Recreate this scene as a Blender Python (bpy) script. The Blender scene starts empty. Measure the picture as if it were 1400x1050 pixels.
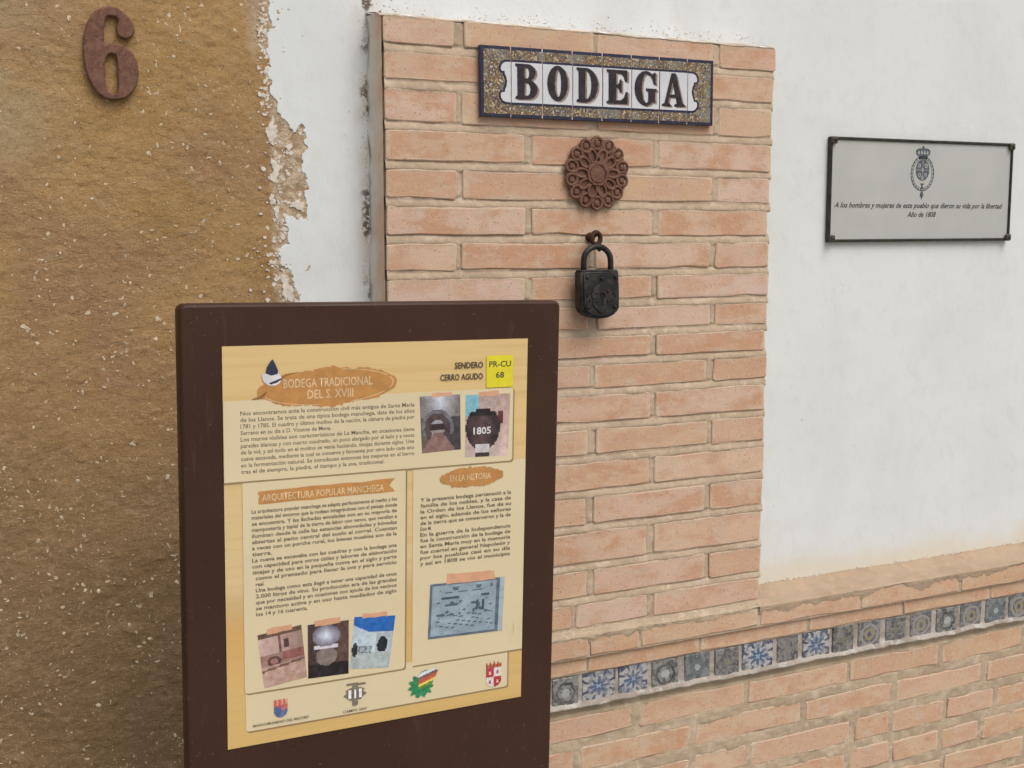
import bpy, bmesh, math, random
import numpy as np
from mathutils import Vector, Matrix, Euler

R = math.radians
rnd = random.Random(11)
sc = bpy.context.scene
COL = sc.collection

# ------------------------------------------------------------------ camera, sky, sun, exposure
cam_data = bpy.data.cameras.new('camera')
cam_data.sensor_width = 36.0
cam_data.lens = 1561.68 / 1400 * 36.0
cam_data.clip_start = 0.05
cam_data.clip_end = 500
cam = bpy.data.objects.new('camera', cam_data)
COL.objects.link(cam)
cam.location = (-0.5927, -1.7264, 1.5)
cam.rotation_euler = Euler((R(90 - 7.185), R(0.04), R(-25.19)), 'XYZ')
sc.camera = cam

SUN_EL, SUN_AZ = R(56), R(18)      # azimuth: from the street side (-Y) swung towards +X
world = bpy.data.worlds.new('World')
sc.world = world
world.use_nodes = True
wn = world.node_tree
sky = wn.nodes.new('ShaderNodeTexSky')
sky.sky_type = 'NISHITA'
sky.sun_disc = False
sky.sun_elevation = SUN_EL
sky.sun_rotation = math.pi - SUN_AZ
sky.dust_density = 6.0
sky.ozone_density = 0.6
hs = wn.nodes.new('ShaderNodeHueSaturation')      # thin overcast: the sky's blue is washed out
hs.inputs['Saturation'].default_value = 0.42
bgn = wn.nodes['Background']
wn.links.new(sky.outputs[0], hs.inputs['Color'])
wn.links.new(hs.outputs[0], bgn.inputs['Color'])
bgn.inputs['Strength'].default_value = 0.125

sun_d = bpy.data.lights.new('sun', 'SUN')
sun_d.energy = 1.05
sun_d.angle = R(38)
sun_d.color = (1.0, 0.97, 0.92)
sun = bpy.data.objects.new('sun', sun_d)
COL.objects.link(sun)
sd = Vector((math.sin(SUN_AZ) * math.cos(SUN_EL), -math.cos(SUN_AZ) * math.cos(SUN_EL), math.sin(SUN_EL)))
sun.rotation_euler = sd.to_track_quat('Z', 'Y').to_euler()

sc.view_settings.view_transform = 'Standard'
sc.view_settings.look = 'None'
sc.view_settings.gamma = 1
sc.view_settings.use_curve_mapping = False
sc.view_settings.exposure = 0.03

# ------------------------------------------------------------------ noise helpers
def _hash(ix, iy, seed):
    n = (ix.astype(np.int64) * 374761393 + iy.astype(np.int64) * 668265263 + seed * 1442695041) & 0xFFFFFFFF
    n = ((n ^ (n >> 13)) * 1274126177) & 0xFFFFFFFF
    n = n ^ (n >> 16)
    return (n & 0xFFFFFF) / float(0xFFFFFF)
def vnoise(x, y, seed=0):
    x = np.asarray(x, float); y = np.asarray(y, float)
    ix = np.floor(x); iy = np.floor(y)
    fx = x - ix; fy = y - iy
    fx = fx * fx * (3 - 2 * fx); fy = fy * fy * (3 - 2 * fy)
    ix = ix.astype(np.int64); iy = iy.astype(np.int64)
    a = _hash(ix, iy, seed); b = _hash(ix + 1, iy, seed)
    c = _hash(ix, iy + 1, seed); d = _hash(ix + 1, iy + 1, seed)
    return (a * (1 - fx) + b * fx) * (1 - fy) + (c * (1 - fx) + d * fx) * fy
def fbm(x, y, f, octv=4, seed=0, gain=0.5):
    s = 0; a = 1; t = 0
    for o in range(octv):
        s = s + a * (vnoise(np.asarray(x) * f, np.asarray(y) * f, seed + o * 17) * 2 - 1); t += a
        a *= gain; f *= 2.03
    return s / t

# ------------------------------------------------------------------ object helpers
def tag(o, label=None, cat=None, group=None, kind=None):
    if label: o['label'] = label
    if cat: o['category'] = cat
    if group: o['group'] = group
    if kind: o['kind'] = kind
    return o
def thing(name, loc, label, cat, group=None, rot=(0, 0, 0)):
    o = bpy.data.objects.new(name, None)
    o.empty_display_size = 0.05
    COL.objects.link(o)
    o.location = loc; o.rotation_euler = rot
    return tag(o, label, cat, group)
def put(name, me, mat=None, parent=None, loc=(0, 0, 0), rot=(0, 0, 0), scale=(1, 1, 1), kind=None):
    o = bpy.data.objects.new(name, me)
    COL.objects.link(o)
    o.location = loc; o.rotation_euler = rot; o.scale = scale
    if parent is not None: o.parent = parent
    if mat is not None and not me.materials: me.materials.append(mat)
    if kind: o['kind'] = kind
    return o
def mesh(name, vs, fs, smooth=False):
    me = bpy.data.meshes.new(name)
    me.from_pydata([tuple(v) for v in vs], [], fs)
    me.update()
    if smooth:
        me.polygons.foreach_set('use_smooth', [True] * len(me.polygons))
    return me
def grid_mesh(name, X, Y, Z, smooth=True, keep=None):
    """X,Y,Z arrays (rows, cols); faces look towards -Y when X grows with col and Z with row"""
    n, m = X.shape
    v = np.stack([X, Y, Z], -1).reshape(-1, 3)
    i = np.arange(n * m).reshape(n, m)
    f = np.stack([i[:-1, :-1], i[:-1, 1:], i[1:, 1:], i[1:, :-1]], -1)
    if keep is not None: f = f[keep]
    f = f.reshape(-1, 4)
    me = bpy.data.meshes.new(name)
    me.vertices.add(len(v)); me.vertices.foreach_set('co', v.ravel())
    me.loops.add(f.size); me.loops.foreach_set('vertex_index', f.ravel())
    me.polygons.add(len(f)); me.polygons.foreach_set('loop_start', np.arange(0, f.size, 4))
    me.polygons.foreach_set('loop_total', np.full(len(f), 4))
    me.update(calc_edges=True)
    me.polygons.foreach_set('use_smooth', np.full(len(f), smooth))
    return me
def box_mesh(name, sx, sy, sz, bev=0.0, seg=1, center=(0, 0, 0)):
    bm = bmesh.new()
    bmesh.ops.create_cube(bm, size=1)
    bmesh.ops.scale(bm, vec=(sx, sy, sz), verts=bm.verts)
    if bev: bmesh.ops.bevel(bm, geom=bm.edges[:], offset=bev, segments=seg, affect='EDGES', profile=0.5)
    bmesh.ops.translate(bm, vec=center, verts=bm.verts)
    me = bpy.data.meshes.new(name); bm.to_mesh(me); bm.free()
    return me
def _to_mesh(cu, name):
    o = bpy.data.objects.new(name, cu)
    COL.objects.link(o)
    dg = bpy.context.evaluated_depsgraph_get(); dg.update()
    me = bpy.data.meshes.new_from_object(o.evaluated_get(dg))
    bpy.data.objects.remove(o); bpy.data.curves.remove(cu)
    me.name = name
    return me
def curve_solid(name, loops, half, bevel=0.0, smooth=False):
    """closed 2D outlines (x,z) -> solid of thickness 2*half (+bevel), front face looking to -Y"""
    cu = bpy.data.curves.new(name, 'CURVE')
    cu.dimensions = '2D'; cu.fill_mode = 'BOTH'
    cu.extrude = half; cu.bevel_depth = bevel; cu.bevel_resolution = 1
    if bevel: cu.offset = -bevel
    for lp in loops:
        sp = cu.splines.new('POLY'); sp.points.add(len(lp) - 1)
        for p, q in zip(sp.points, lp): p.co = (q[0], q[1], 0, 1)
        sp.use_cyclic_u = True
    me = _to_mesh(cu, name)
    me.transform(Matrix.Rotation(R(90), 4, 'X'))
    if smooth: me.polygons.foreach_set('use_smooth', [True] * len(me.polygons))
    return me
def tube(name, pts, rad, sides=8, closed=False, caps=True):
    pts = [Vector(p) for p in pts]; n = len(pts); vs = []; fs = []
    up = Vector((0, 1, 0.01)).normalized()
    for i, p in enumerate(pts):
        a = pts[(i - 1) % n] if (closed or i > 0) else p
        b = pts[(i + 1) % n] if (closed or i < n - 1) else p
        t = (b - a).normalized()
        s = t.cross(up)
        if s.length < 1e-3: s = t.cross(Vector((1, 0, 0)))
        s.normalize(); u = s.cross(t)
        r = rad[i] if isinstance(rad, (list, tuple)) else rad
        for k in range(sides):
            q = 2 * math.pi * k / sides
            vs.append(p + s * math.cos(q) * r + u * math.sin(q) * r)
    for i in range(n if closed else n - 1):
        j = (i + 1) % n
        for k in range(sides):
            l = (k + 1) % sides
            fs.append((i * sides + k, i * sides + l, j * sides + l, j * sides + k))
    if not closed and caps:
        fs.append(tuple(range(sides))[::-1]); fs.append(tuple((n - 1) * sides + k for k in range(sides)))
    return mesh(name, vs, fs, True)
def merge(name, parts, smooth=None):
    bm = bmesh.new()
    for me in parts:
        bm.from_mesh(me)
    out = bpy.data.meshes.new(name); bm.to_mesh(out); bm.free()
    for me in parts: bpy.data.meshes.remove(me)
    return out
def arc(cx, cy, rx, ry, a0, a1, n=12):
    return [(cx + rx * math.cos(R(a0 + (a1 - a0) * i / n)), cy + ry * math.sin(R(a0 + (a1 - a0) * i / n))) for i in range(n + 1)]
def sheet(name, pts, y):
    """flat polygon (x,z) at depth y facing -Y"""
    a = sum(pts[i][0] * pts[(i + 1) % len(pts)][1] - pts[(i + 1) % len(pts)][0] * pts[i][1] for i in range(len(pts)))
    if a < 0: pts = pts[::-1]
    return mesh(name, [(p[0], y, p[1]) for p in pts], [tuple(range(len(pts)))])

# ------------------------------------------------------------------ material helpers
class NT:
    def __init__(s, name):
        s.m = bpy.data.materials.new(name); s.m.use_nodes = True
        s.t = s.m.node_tree; s.n = s.t.nodes; s.l = s.t.links
        s.b = s.n['Principled BSDF']
        s.geo = s.n.new('ShaderNodeNewGeometry'); s.P = s.geo.outputs['Position']
    def node(s, ty, **k):
        n = s.n.new(ty)
        for a, v in k.items(): setattr(n, a, v)
        return n
    def put(s, sock, v):
        if hasattr(v, 'is_linked') or isinstance(v, bpy.types.NodeSocket): s.l.new(v, sock)
        else: sock.default_value = v
    def math(s, op, a, b=None, c=None, clamp=False):
        n = s.node('ShaderNodeMath', operation=op, use_clamp=clamp)
        for i, v in enumerate((a, b, c)):
            if v is not None: s.put(n.inputs[i], v)
        return n.outputs[0]
    def map(s, vec=None, scale=(1, 1, 1), rot=(0, 0, 0), loc=(0, 0, 0)):
        n = s.node('ShaderNodeMapping'); s.put(n.inputs['Vector'], vec if vec is not None else s.P)
        n.inputs['Scale'].default_value = scale; n.inputs['Rotation'].default_value = rot; n.inputs['Location'].default_value = loc
        return n.outputs[0]
    def noise(s, scale, detail=3, rough=0.55, vec=None, dist=0.0):
        n = s.node('ShaderNodeTexNoise'); s.put(n.inputs['Vector'], vec if vec is not None else s.P)
        n.inputs['Scale'].default_value = scale; n.inputs['Detail'].default_value = detail
        n.inputs['Roughness'].default_value = rough; n.inputs['Distortion'].default_value = dist
        return n.outputs['Fac']
    def voro(s, scale, vec=None, feat='F1', out='Distance', rand=1.0):
        n = s.node('ShaderNodeTexVoronoi', feature=feat); s.put(n.inputs['Vector'], vec if vec is not None else s.P)
        n.inputs['Scale'].default_value = scale; n.inputs['Randomness'].default_value = rand
        return n.outputs[out]
    def ramp(s, f, stops, interp='LINEAR'):
        n = s.node('ShaderNodeValToRGB'); n.color_ramp.interpolation = interp
        e = n.color_ramp.elements
        while len(e) < len(stops): e.new(0.5)
        for i, (p, c) in enumerate(stops):
            e[i].position = p; e[i].color = (c, c, c, 1) if not isinstance(c, (tuple, list)) else (*c, 1)
        s.put(n.inputs[0], f)
        return n.outputs[0]
    def mix(s, f, a, b, mode='MIX'):
        n = s.node('ShaderNodeMix', data_type='RGBA', blend_type=mode)
        s.put(n.inputs['Factor'], f)
        for sock, v in ((n.inputs[6], a), (n.inputs[7], b)):
            s.put(sock, (*v, 1) if isinstance(v, (tuple, list)) else v)
        return n.outputs[2]
    def step(s, v, a, b):
        n = s.node('ShaderNodeMapRange', interpolation_type='SMOOTHSTEP')
        s.put(n.inputs[0], v); n.inputs[1].default_value = a; n.inputs[2].default_value = b
        return n.outputs[0]
    def xyz(s, vec=None):
        n = s.node('ShaderNodeSeparateXYZ'); s.put(n.inputs[0], vec if vec is not None else s.P); return n.outputs
    def bump(s, h, strength=0.5, dist=0.001, prev=None):
        n = s.node('ShaderNodeBump'); s.put(n.inputs['Height'], h)
        n.inputs['Strength'].default_value = strength; n.inputs['Distance'].default_value = dist
        if prev is not None: s.l.new(prev, n.inputs['Normal'])
        s.l.new(n.outputs[0], s.b.inputs['Normal'])
        return n.outputs[0]
    def done(s, col, rough=0.8, metal=0.0, spec=None):
        s.put(s.b.inputs['Base Color'], (*col, 1) if isinstance(col, tuple) else col)
        s.put(s.b.inputs['Roughness'], rough); s.b.inputs['Metallic'].default_value = metal
        if spec is not None: s.b.inputs['Specular IOR Level'].default_value = spec
        return s.m

def m_brick(tan=False):
    t = NT('tan_fired_brick' if tan else 'fired_brick')
    oi = t.node('ShaderNodeObjectInfo')
    rv = oi.outputs['Random']
    c = t.ramp(rv, [(0.0, (.60, .405, .27)), (.2, (.64, .465, .375)), (.38, (.57, .355, .225)), (.55, (.64, .465, .33)), (.72, (.54, .30, .185)), (.86, (.60, .41, .265)), (1.0, (.63, .47, .40))])
    if tan: c = t.ramp(rv, [(0.0, (.60, .415, .275)), (.25, (.57, .375, .235)), (.45, (.62, .44, .30)), (.65, (.55, .345, .215)), (.85, (.60, .42, .29)), (1.0, (.58, .37, .25))])
    off = t.node('ShaderNodeVectorMath', operation='ADD'); t.l.new(t.P, off.inputs[0])
    cmb = t.node('ShaderNodeCombineXYZ'); t.l.new(t.math('MULTIPLY', rv, 13.7), cmb.inputs[0]); t.l.new(t.math('MULTIPLY', rv, 7.1), cmb.inputs[2])
    t.l.new(cmb.outputs[0], off.inputs[1]); V = off.outputs[0]
    a = t.noise(15, 5, .62, vec=t.map(V, (.9, 1, 1.5)))
    c = t.mix(t.step(a, .42, .62), c, t.mix(rv, (.54, .31, .19), (.58, .375, .265)))
    b = t.noise(26, 4, .6, vec=t.map(V, (.8, 1, 2.0)))
    c = t.mix(t.math('MULTIPLY', t.step(b, .5, .72), .75), c, (.57, .45, .34))          # film of mortar
    tcb = t.node('ShaderNodeTexCoord'); bx, by, bz = t.xyz(tcb.outputs['Generated'])
    ez = t.math('ABSOLUTE', t.math('SUBTRACT', bz, .47)); ex = t.math('MULTIPLY', t.math('ABSOLUTE', t.math('SUBTRACT', bx, .5)), 1.0)
    en = t.math('MULTIPLY', t.math('SUBTRACT', t.noise(38, 4, .65), .5), .55)
    c = t.mix(t.math('MULTIPLY', t.step(t.math('ADD', ez, en), .36, .5), .8), c, (.53, .415, .305))
    c = t.mix(t.math('MULTIPLY', t.step(t.math('ADD', ex, t.math('MULTIPLY', en, .35)), .455, .5), .7), c, (.62, .50, .36))
    sp = t.noise(240, 2, .5)
    c = t.mix(t.math('MULTIPLY', t.step(sp, .60, .72), .6), c, (.36, .23, .15))
    c = t.mix(t.math('MULTIPLY', t.step(t.noise(170, 3, .65), .58, .68), .45), c, (.68, .55, .43))
    sp2 = t.voro(70, vec=V)
    c = t.mix(t.math('MULTIPLY', t.step(sp2, .16, .08), .5), c, (.36, .24, .16))
    bd = t.noise(9, 3, .6, vec=t.map(V, (3.4, 1, .35)))                                  # faint vertical kiln marks
    c = t.mix(t.math('MULTIPLY', t.step(bd, .52, .7), .30), c, (.53, .40, .30))
    n = t.bump(t.noise(55, 4, .6, vec=t.map(V, (.7, 1, 1.3))), .5, .0018)
    n = t.bump(t.noise(380, 3, .65), .6, .0009, n)
    t.bump(t.step(sp2, .0, .17), .4, .0012, n)
    return t.done(c, .9, spec=.2)
def m_mortar(name='sandy_mortar', base=(.52, .405, .292), dark=(.44, .34, .24), pale=(.58, .47, .355)):
    t = NT(name)
    a = t.noise(13, 4, .6)
    c = t.mix(t.step(a, .38, .62), base, dark)
    c = t.mix(t.step(t.noise(34, 4, .65), .5, .68), c, pale)
    c = t.mix(t.math('MULTIPLY', t.step(t.noise(300, 2, .5), .58, .7), .5), c, (.36, .28, .19))
    n = t.bump(t.noise(90, 5, .7), .6, .002)
    t.bump(t.noise(520, 3, .6), .6, .0008, n)
    return t.done(c, .95, spec=.15)
def m_plaster():
    t = NT('white_plaster')
    x, y, z = t.xyz()
    c = t.mix(t.step(t.noise(3.2, 3, .5), .4, .62), (.725, .755, .755), (.69, .72, .725))
    c = t.mix(t.math('MULTIPLY', t.step(t.noise(17, 4, .6), .52, .72), .4), c, (.70, .68, .62))
    c = t.mix(t.math('MULTIPLY', t.step(x, .45, .95), .55), c, (.70, .72, .70))     # creamier coat on the right-hand wall
    c = t.mix(t.math('MULTIPLY', t.step(t.noise(7, 4, .6, vec=t.map(None, (1, 1, .45))), .46, .66), .5), c, (.665, .685, .675))
    c = t.mix(t.math('MULTIPLY', t.step(t.noise(40, 3, .6, vec=t.map(None, (1.1, 1, .8))), .52, .66), .18), c, (.60, .60, .57))
    # yellowed damp line above the brick ledge
    zn = t.math('ADD', z, t.math('MULTIPLY', t.math('SUBTRACT', t.noise(9, 4, .6), .5), .09))
    damp = t.math('MULTIPLY', t.step(zn, .885, .82), t.step(x, .5, .7))
    c = t.mix(t.math('MULTIPLY', damp, .65), c, (.66, .58, .44))
    # soot and crumbs in the crack beside the brickwork and along its top
    dx = t.math('ABSOLUTE', t.math('ADD', x, .006))
    cr = t.step(t.math('ADD', dx, t.math('MULTIPLY', t.math('SUBTRACT', t.noise(24, 4, .7), .5), .05)), .013, .003)
    cr = t.math('MULTIPLY', cr, t.step(t.noise(11, 2, .5), .45, .55))
    near = t.step(dx, .034, .0)
    c = t.mix(t.math('MULTIPLY', t.math('MULTIPLY', near, t.step(t.noise(30, 4, .6), .35, .65)), .55), c, (.55, .49, .40))
    c = t.mix(t.math('MULTIPLY', t.math('MULTIPLY', cr, t.step(t.noise(140, 3, .6), .42, .52)), .95), c, (.12, .09, .065))
    sm = t.math('MULTIPLY', t.step(t.noise(150, 3, .6), .66, .72), t.step(t.noise(5, 2, .5), .53, .66))
    c = t.mix(t.math('MULTIPLY', sm, .45), c, (.42, .37, .30))
    n = t.bump(t.noise(5, 3, .5), .4, .009)
    n = t.bump(t.noise(28, 4, .55, dist=.4), .30, .0024, n)
    n = t.bump(t.noise(34, 3, .5, vec=t.map(None, (1.6, 1, .6), (0, R(35), 0))), .09, .0012, n)
    t.bump(t.noise(260, 3, .6), .35, .0006, n)
    return t.done(c, .85, spec=.25)
def m_ochre():
    t = NT('ochre_render')
    x, y, z = t.xyz()
    st = t.map(None, (1, 1, 1.75), (0, R(8), 0))
    c = t.mix(t.step(t.noise(4.5, 3, .55), .36, .64), (.385, .240, .104), (.325, .200, .098))
    c = t.mix(t.math('MULTIPLY', t.step(t.noise(7, 3, .6, vec=t.map(None, (1, 1, 1), loc=(3, 1, 2))), .5, .68), .75), c, (.33, .20, .075))
    # grey-green bleached patch at the upper left
    g = t.math('MULTIPLY', t.step(x, -.40, -.56), t.math('MULTIPLY', t.step(z, 1.56, 1.66), t.step(t.noise(8, 3, .6), .33, .55)))
    c = t.mix(t.math('MULTIPLY', g, .7), c, (.36, .29, .175))
    # damp plus dimmer light painted in: browner and darker low down, uneven upper limit
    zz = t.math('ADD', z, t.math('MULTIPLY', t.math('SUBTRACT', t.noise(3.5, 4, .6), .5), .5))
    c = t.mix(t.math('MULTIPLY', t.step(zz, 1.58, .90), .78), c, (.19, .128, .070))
    # paler, thinner coat next to the white plaster
    ed = t.math('ADD', x, t.math('MULTIPLY', t.math('SUBTRACT', t.noise(22, 4, .7), .5), .03))
    pale = t.mix(t.step(t.noise(60, 4, .7), .42, .6), (.37, .26, .165), (.56, .45, .33))
    c = t.mix(t.step(ed, -.168, -.158), c, pale)
    tp = t.math('MULTIPLY', t.step(ed, -.205, -.180), t.step(t.math('ADD', z, t.math('MULTIPLY', t.math('SUBTRACT', t.noise(20, 4, .7), .5), .10)), 1.775, 1.80))
    c = t.mix(t.math('MULTIPLY', tp, .8), c, (.46, .36, .24))
    s1 = t.noise(34, 5, .68, vec=st, dist=.9)
    c = t.mix(t.math('MULTIPLY', t.step(s1, .50, .66), .30), c, (.42, .30, .18))
    c = t.mix(t.math('MULTIPLY', t.step(s1, .46, .32), .35), c, (.19, .12, .06))
    s2 = t.noise(150, 4, .65, vec=st, dist=.5)
    c = t.mix(t.math('MULTIPLY', t.step(s2, .60, .70), .45), c, (.50, .38, .25))
    c = t.mix(t.math('MULTIPLY', t.step(s2, .40, .31), .65), c, (.13, .08, .04))
    g1 = t.noise(330, 3, .65)
    c = t.mix(t.math('MULTIPLY', t.step(g1, .58, .68), .45), c, (.55, .42, .27))
    c = t.mix(t.math('MULTIPLY', t.step(g1, .41, .33), .5), c, (.14, .09, .05))
    n = t.bump(t.noise(9, 3, .5), .5, .008)
    n = t.bump(s1, .45, .0026, n)
    n = t.bump(s2, .7, .0015, n)
    sc_ = t.voro(26, vec=t.map(None, (1, 1, 2.6), (0, R(35), 0)), feat='DISTANCE_TO_EDGE')
    n = t.bump(t.math('MULTIPLY', t.step(sc_, .0, .05), t.step(t.noise(6, 3, .6), .45, .6)), .25, .0014, n)
    t.bump(t.noise(480, 2, .6), .6, .0008, n)
    return t.done(c, .95, spec=.12)
def m_rust(name='rusty_iron', a=(.115, .045, .03), b=(.19, .082, .05), c3=(.06, .028, .02)):
    t = NT(name)
    n1 = t.noise(70, 4, .65)
    c = t.mix(t.step(n1, .4, .62), a, b)
    c = t.mix(t.step(t.noise(160, 3, .6), .55, .7), c, c3)
    n = t.bump(t.noise(180, 4, .7), .5, .001)
    return t.done(c, .8, .15, .3)
def m_black_iron():
    t = NT('black_iron')
    c = t.mix(t.step(t.noise(60, 4, .6), .42, .65), (.022, .022, .024), (.055, .05, .046))
    c = t.mix(t.math('MULTIPLY', t.step(t.noise(28, 3, .6), .58, .7), .35), c, (.06, .036, .024))
    t.bump(t.noise(140, 4, .7), .5, .0012)
    return t.done(c, t.ramp(t.noise(90), [(0.3, .42), (0.7, .7)]), .55, .5)
def m_plain(name, col, rough=.6, metal=0., var=.12, scale=60, bump=.0, spec=None):
    t = NT(name)
    d = tuple(v * (1 - var) for v in col); e = tuple(min(1, v * (1 + var)) for v in col)
    c = t.mix(t.step(t.noise(scale, 3, .6), .35, .65), d, e)
    if bump: t.bump(t.noise(scale * 4, 3, .6), .4, bump)
    return t.done(c, rough, metal, spec)
def m_vcol(name, rough=.45):
    t = NT(name)
    a = t.node('ShaderNodeVertexColor', layer_name='Col')
    return t.done(a.outputs[0], rough)
def m_mosaic():
    t = NT('speckled_gilt_glaze')
    v = t.node('ShaderNodeTexVoronoi'); t.l.new(t.P, v.inputs['Vector']); v.inputs['Scale'].default_value = 520
    sep = t.node('ShaderNodeSeparateColor'); t.l.new(v.outputs['Color'], sep.inputs[0])
    c = t.ramp(sep.outputs[0], [(0, (.10, .06, .04)), (.18, (.26, .175, .065)), (.36, (.14, .12, .09)), (.52, (.17, .085, .06)), (.64, (.38, .27, .11)), (.78, (.05, .06, .12)), (.92, (.62, .55, .42))], 'CONSTANT')
    c = t.mix(t.math('MULTIPLY', t.step(t.noise(45, 3, .6), .5, .62), .45), c, (.22, .25, .22))
    t.bump(v.outputs['Distance'], .4, .0005)
    return t.done(c, .35)
def m_azulejo(name, kind):
    """one glazed pattern, drawn from the tile's own 0..1 coordinates"""
    t = NT(name)
    tc = t.node('ShaderNodeTexCoord'); gx, gy, gz = t.xyz(tc.outputs['Generated'])
    oi = t.node('ShaderNodeObjectInfo'); rv = oi.outputs['Random']
    wob = t.math('MULTIPLY', t.math('SUBTRACT', t.noise(60, 3, .6), .5), .10)
    u = t.math('ADD', t.math('SUBTRACT', gx, .5), wob); v = t.math('ADD', t.math('SUBTRACT', gz, .5), wob)
    r = t.math('SQRT', t.math('ADD', t.math('MULTIPLY', u, u), t.math('MULTIPLY', v, v)))
    th = t.math('ARCTAN2', v, u)
    def pet(n, ph=0.0): return t.math('MULTIPLY_ADD', t.math('COSINE', t.math('MULTIPLY_ADD', th, n, ph)), .5, .5)
    if kind == 'blue':
        W, B, D = (.46, .455, .45), (.075, .115, .215), (.05, .065, .11)
        c = t.mix(t.step(t.noise(110, 3, .6), .50, .56), W, (.22, .25, .30))
        c = t.mix(t.step(t.math('SUBTRACT', r, t.math('MULTIPLY_ADD', pet(8), .20, .14)), .01, -.02), c, B)
        c = t.mix(t.step(t.math('SUBTRACT', r, t.math('MULTIPLY_ADD', pet(4, math.pi), .07, .03)), .01, -.01), c, (.32, .40, .52))
        c = t.mix(t.math('MULTIPLY', t.step(r, .46, .52), t.step(t.noise(90, 2), .45, .52)), c, D)
        c = t.mix(t.math('MULTIPLY', t.step(pet(8, math.pi), .82, .93), t.step(r, .3, .36)), c, D)
    elif kind == 'star':
        c = t.mix(t.step(t.noise(120, 3, .6), .47, .53), (.09, .095, .09), (.27, .265, .24))
        c = t.mix(t.step(t.math('ABSOLUTE', t.math('SUBTRACT', r, t.math('MULTIPLY_ADD', pet(6), .04, .30))), .05, .03), c, (.05, .06, .06))
        c = t.mix(t.step(t.math('SUBTRACT', r, t.math('MULTIPLY_ADD', pet(8), .03, .13)), .02, .0), c, (.42, .44, .42))
    elif kind == 'ring':
        c = t.mix(t.step(t.noise(120, 3, .6), .47, .53), (.10, .10, .11), (.24, .23, .24))
        c = t.mix(t.step(t.math('ABSOLUTE', t.math('SUBTRACT', r, .36)), .06, .03), c, (.30, .29, .26))
        c = t.mix(t.step(t.math('ABSOLUTE', t.math('SUBTRACT', r, .17)), .06, .03), c, (.30, .26, .12))
        c = t.mix(t.step(r, .08, .05), c, (.06, .07, .08))
    elif kind == 'teal':
        c = t.mix(t.step(t.noise(100, 3, .6), .47, .54), (.08, .095, .10), (.20, .22, .22))
        c = t.mix(t.step(t.math('SUBTRACT', r, t.math('MULTIPLY_ADD', pet(6), .08, .26)), .02, -.01), c, (.13, .155, .165))
        c = t.mix(t.step(t.math('SUBTRACT', r, t.math('MULTIPLY_ADD', pet(6), .04, .10)), .01, -.01), c, (.36, .39, .40))
    else:
        c = t.mix(t.step(t.noise(130, 3, .6), .46, .53), (.075, .078, .085), (.23, .22, .20))
        c = t.mix(t.math('MULTIPLY', t.step(pet(4), .7, .85), t.step(r, .40, .36)), c, (.16, .15, .14))
        c = t.mix(t.step(r, .12, .09), c, (.19, .18, .12))
    c = t.mix(t.math('MULTIPLY', t.step(t.noise(260, 3, .6), .48, .60), .30), c, (.20, .205, .215))
    c = t.mix(t.math('MULTIPLY', t.step(t.noise(35, 4, .65), .42, .66), .40), c, (.27, .255, .24))   # grime and lime haze
    t.bump(t.noise(70, 3, .6), .3, .001)
    return t.done(c, .42, spec=.35)

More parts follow.
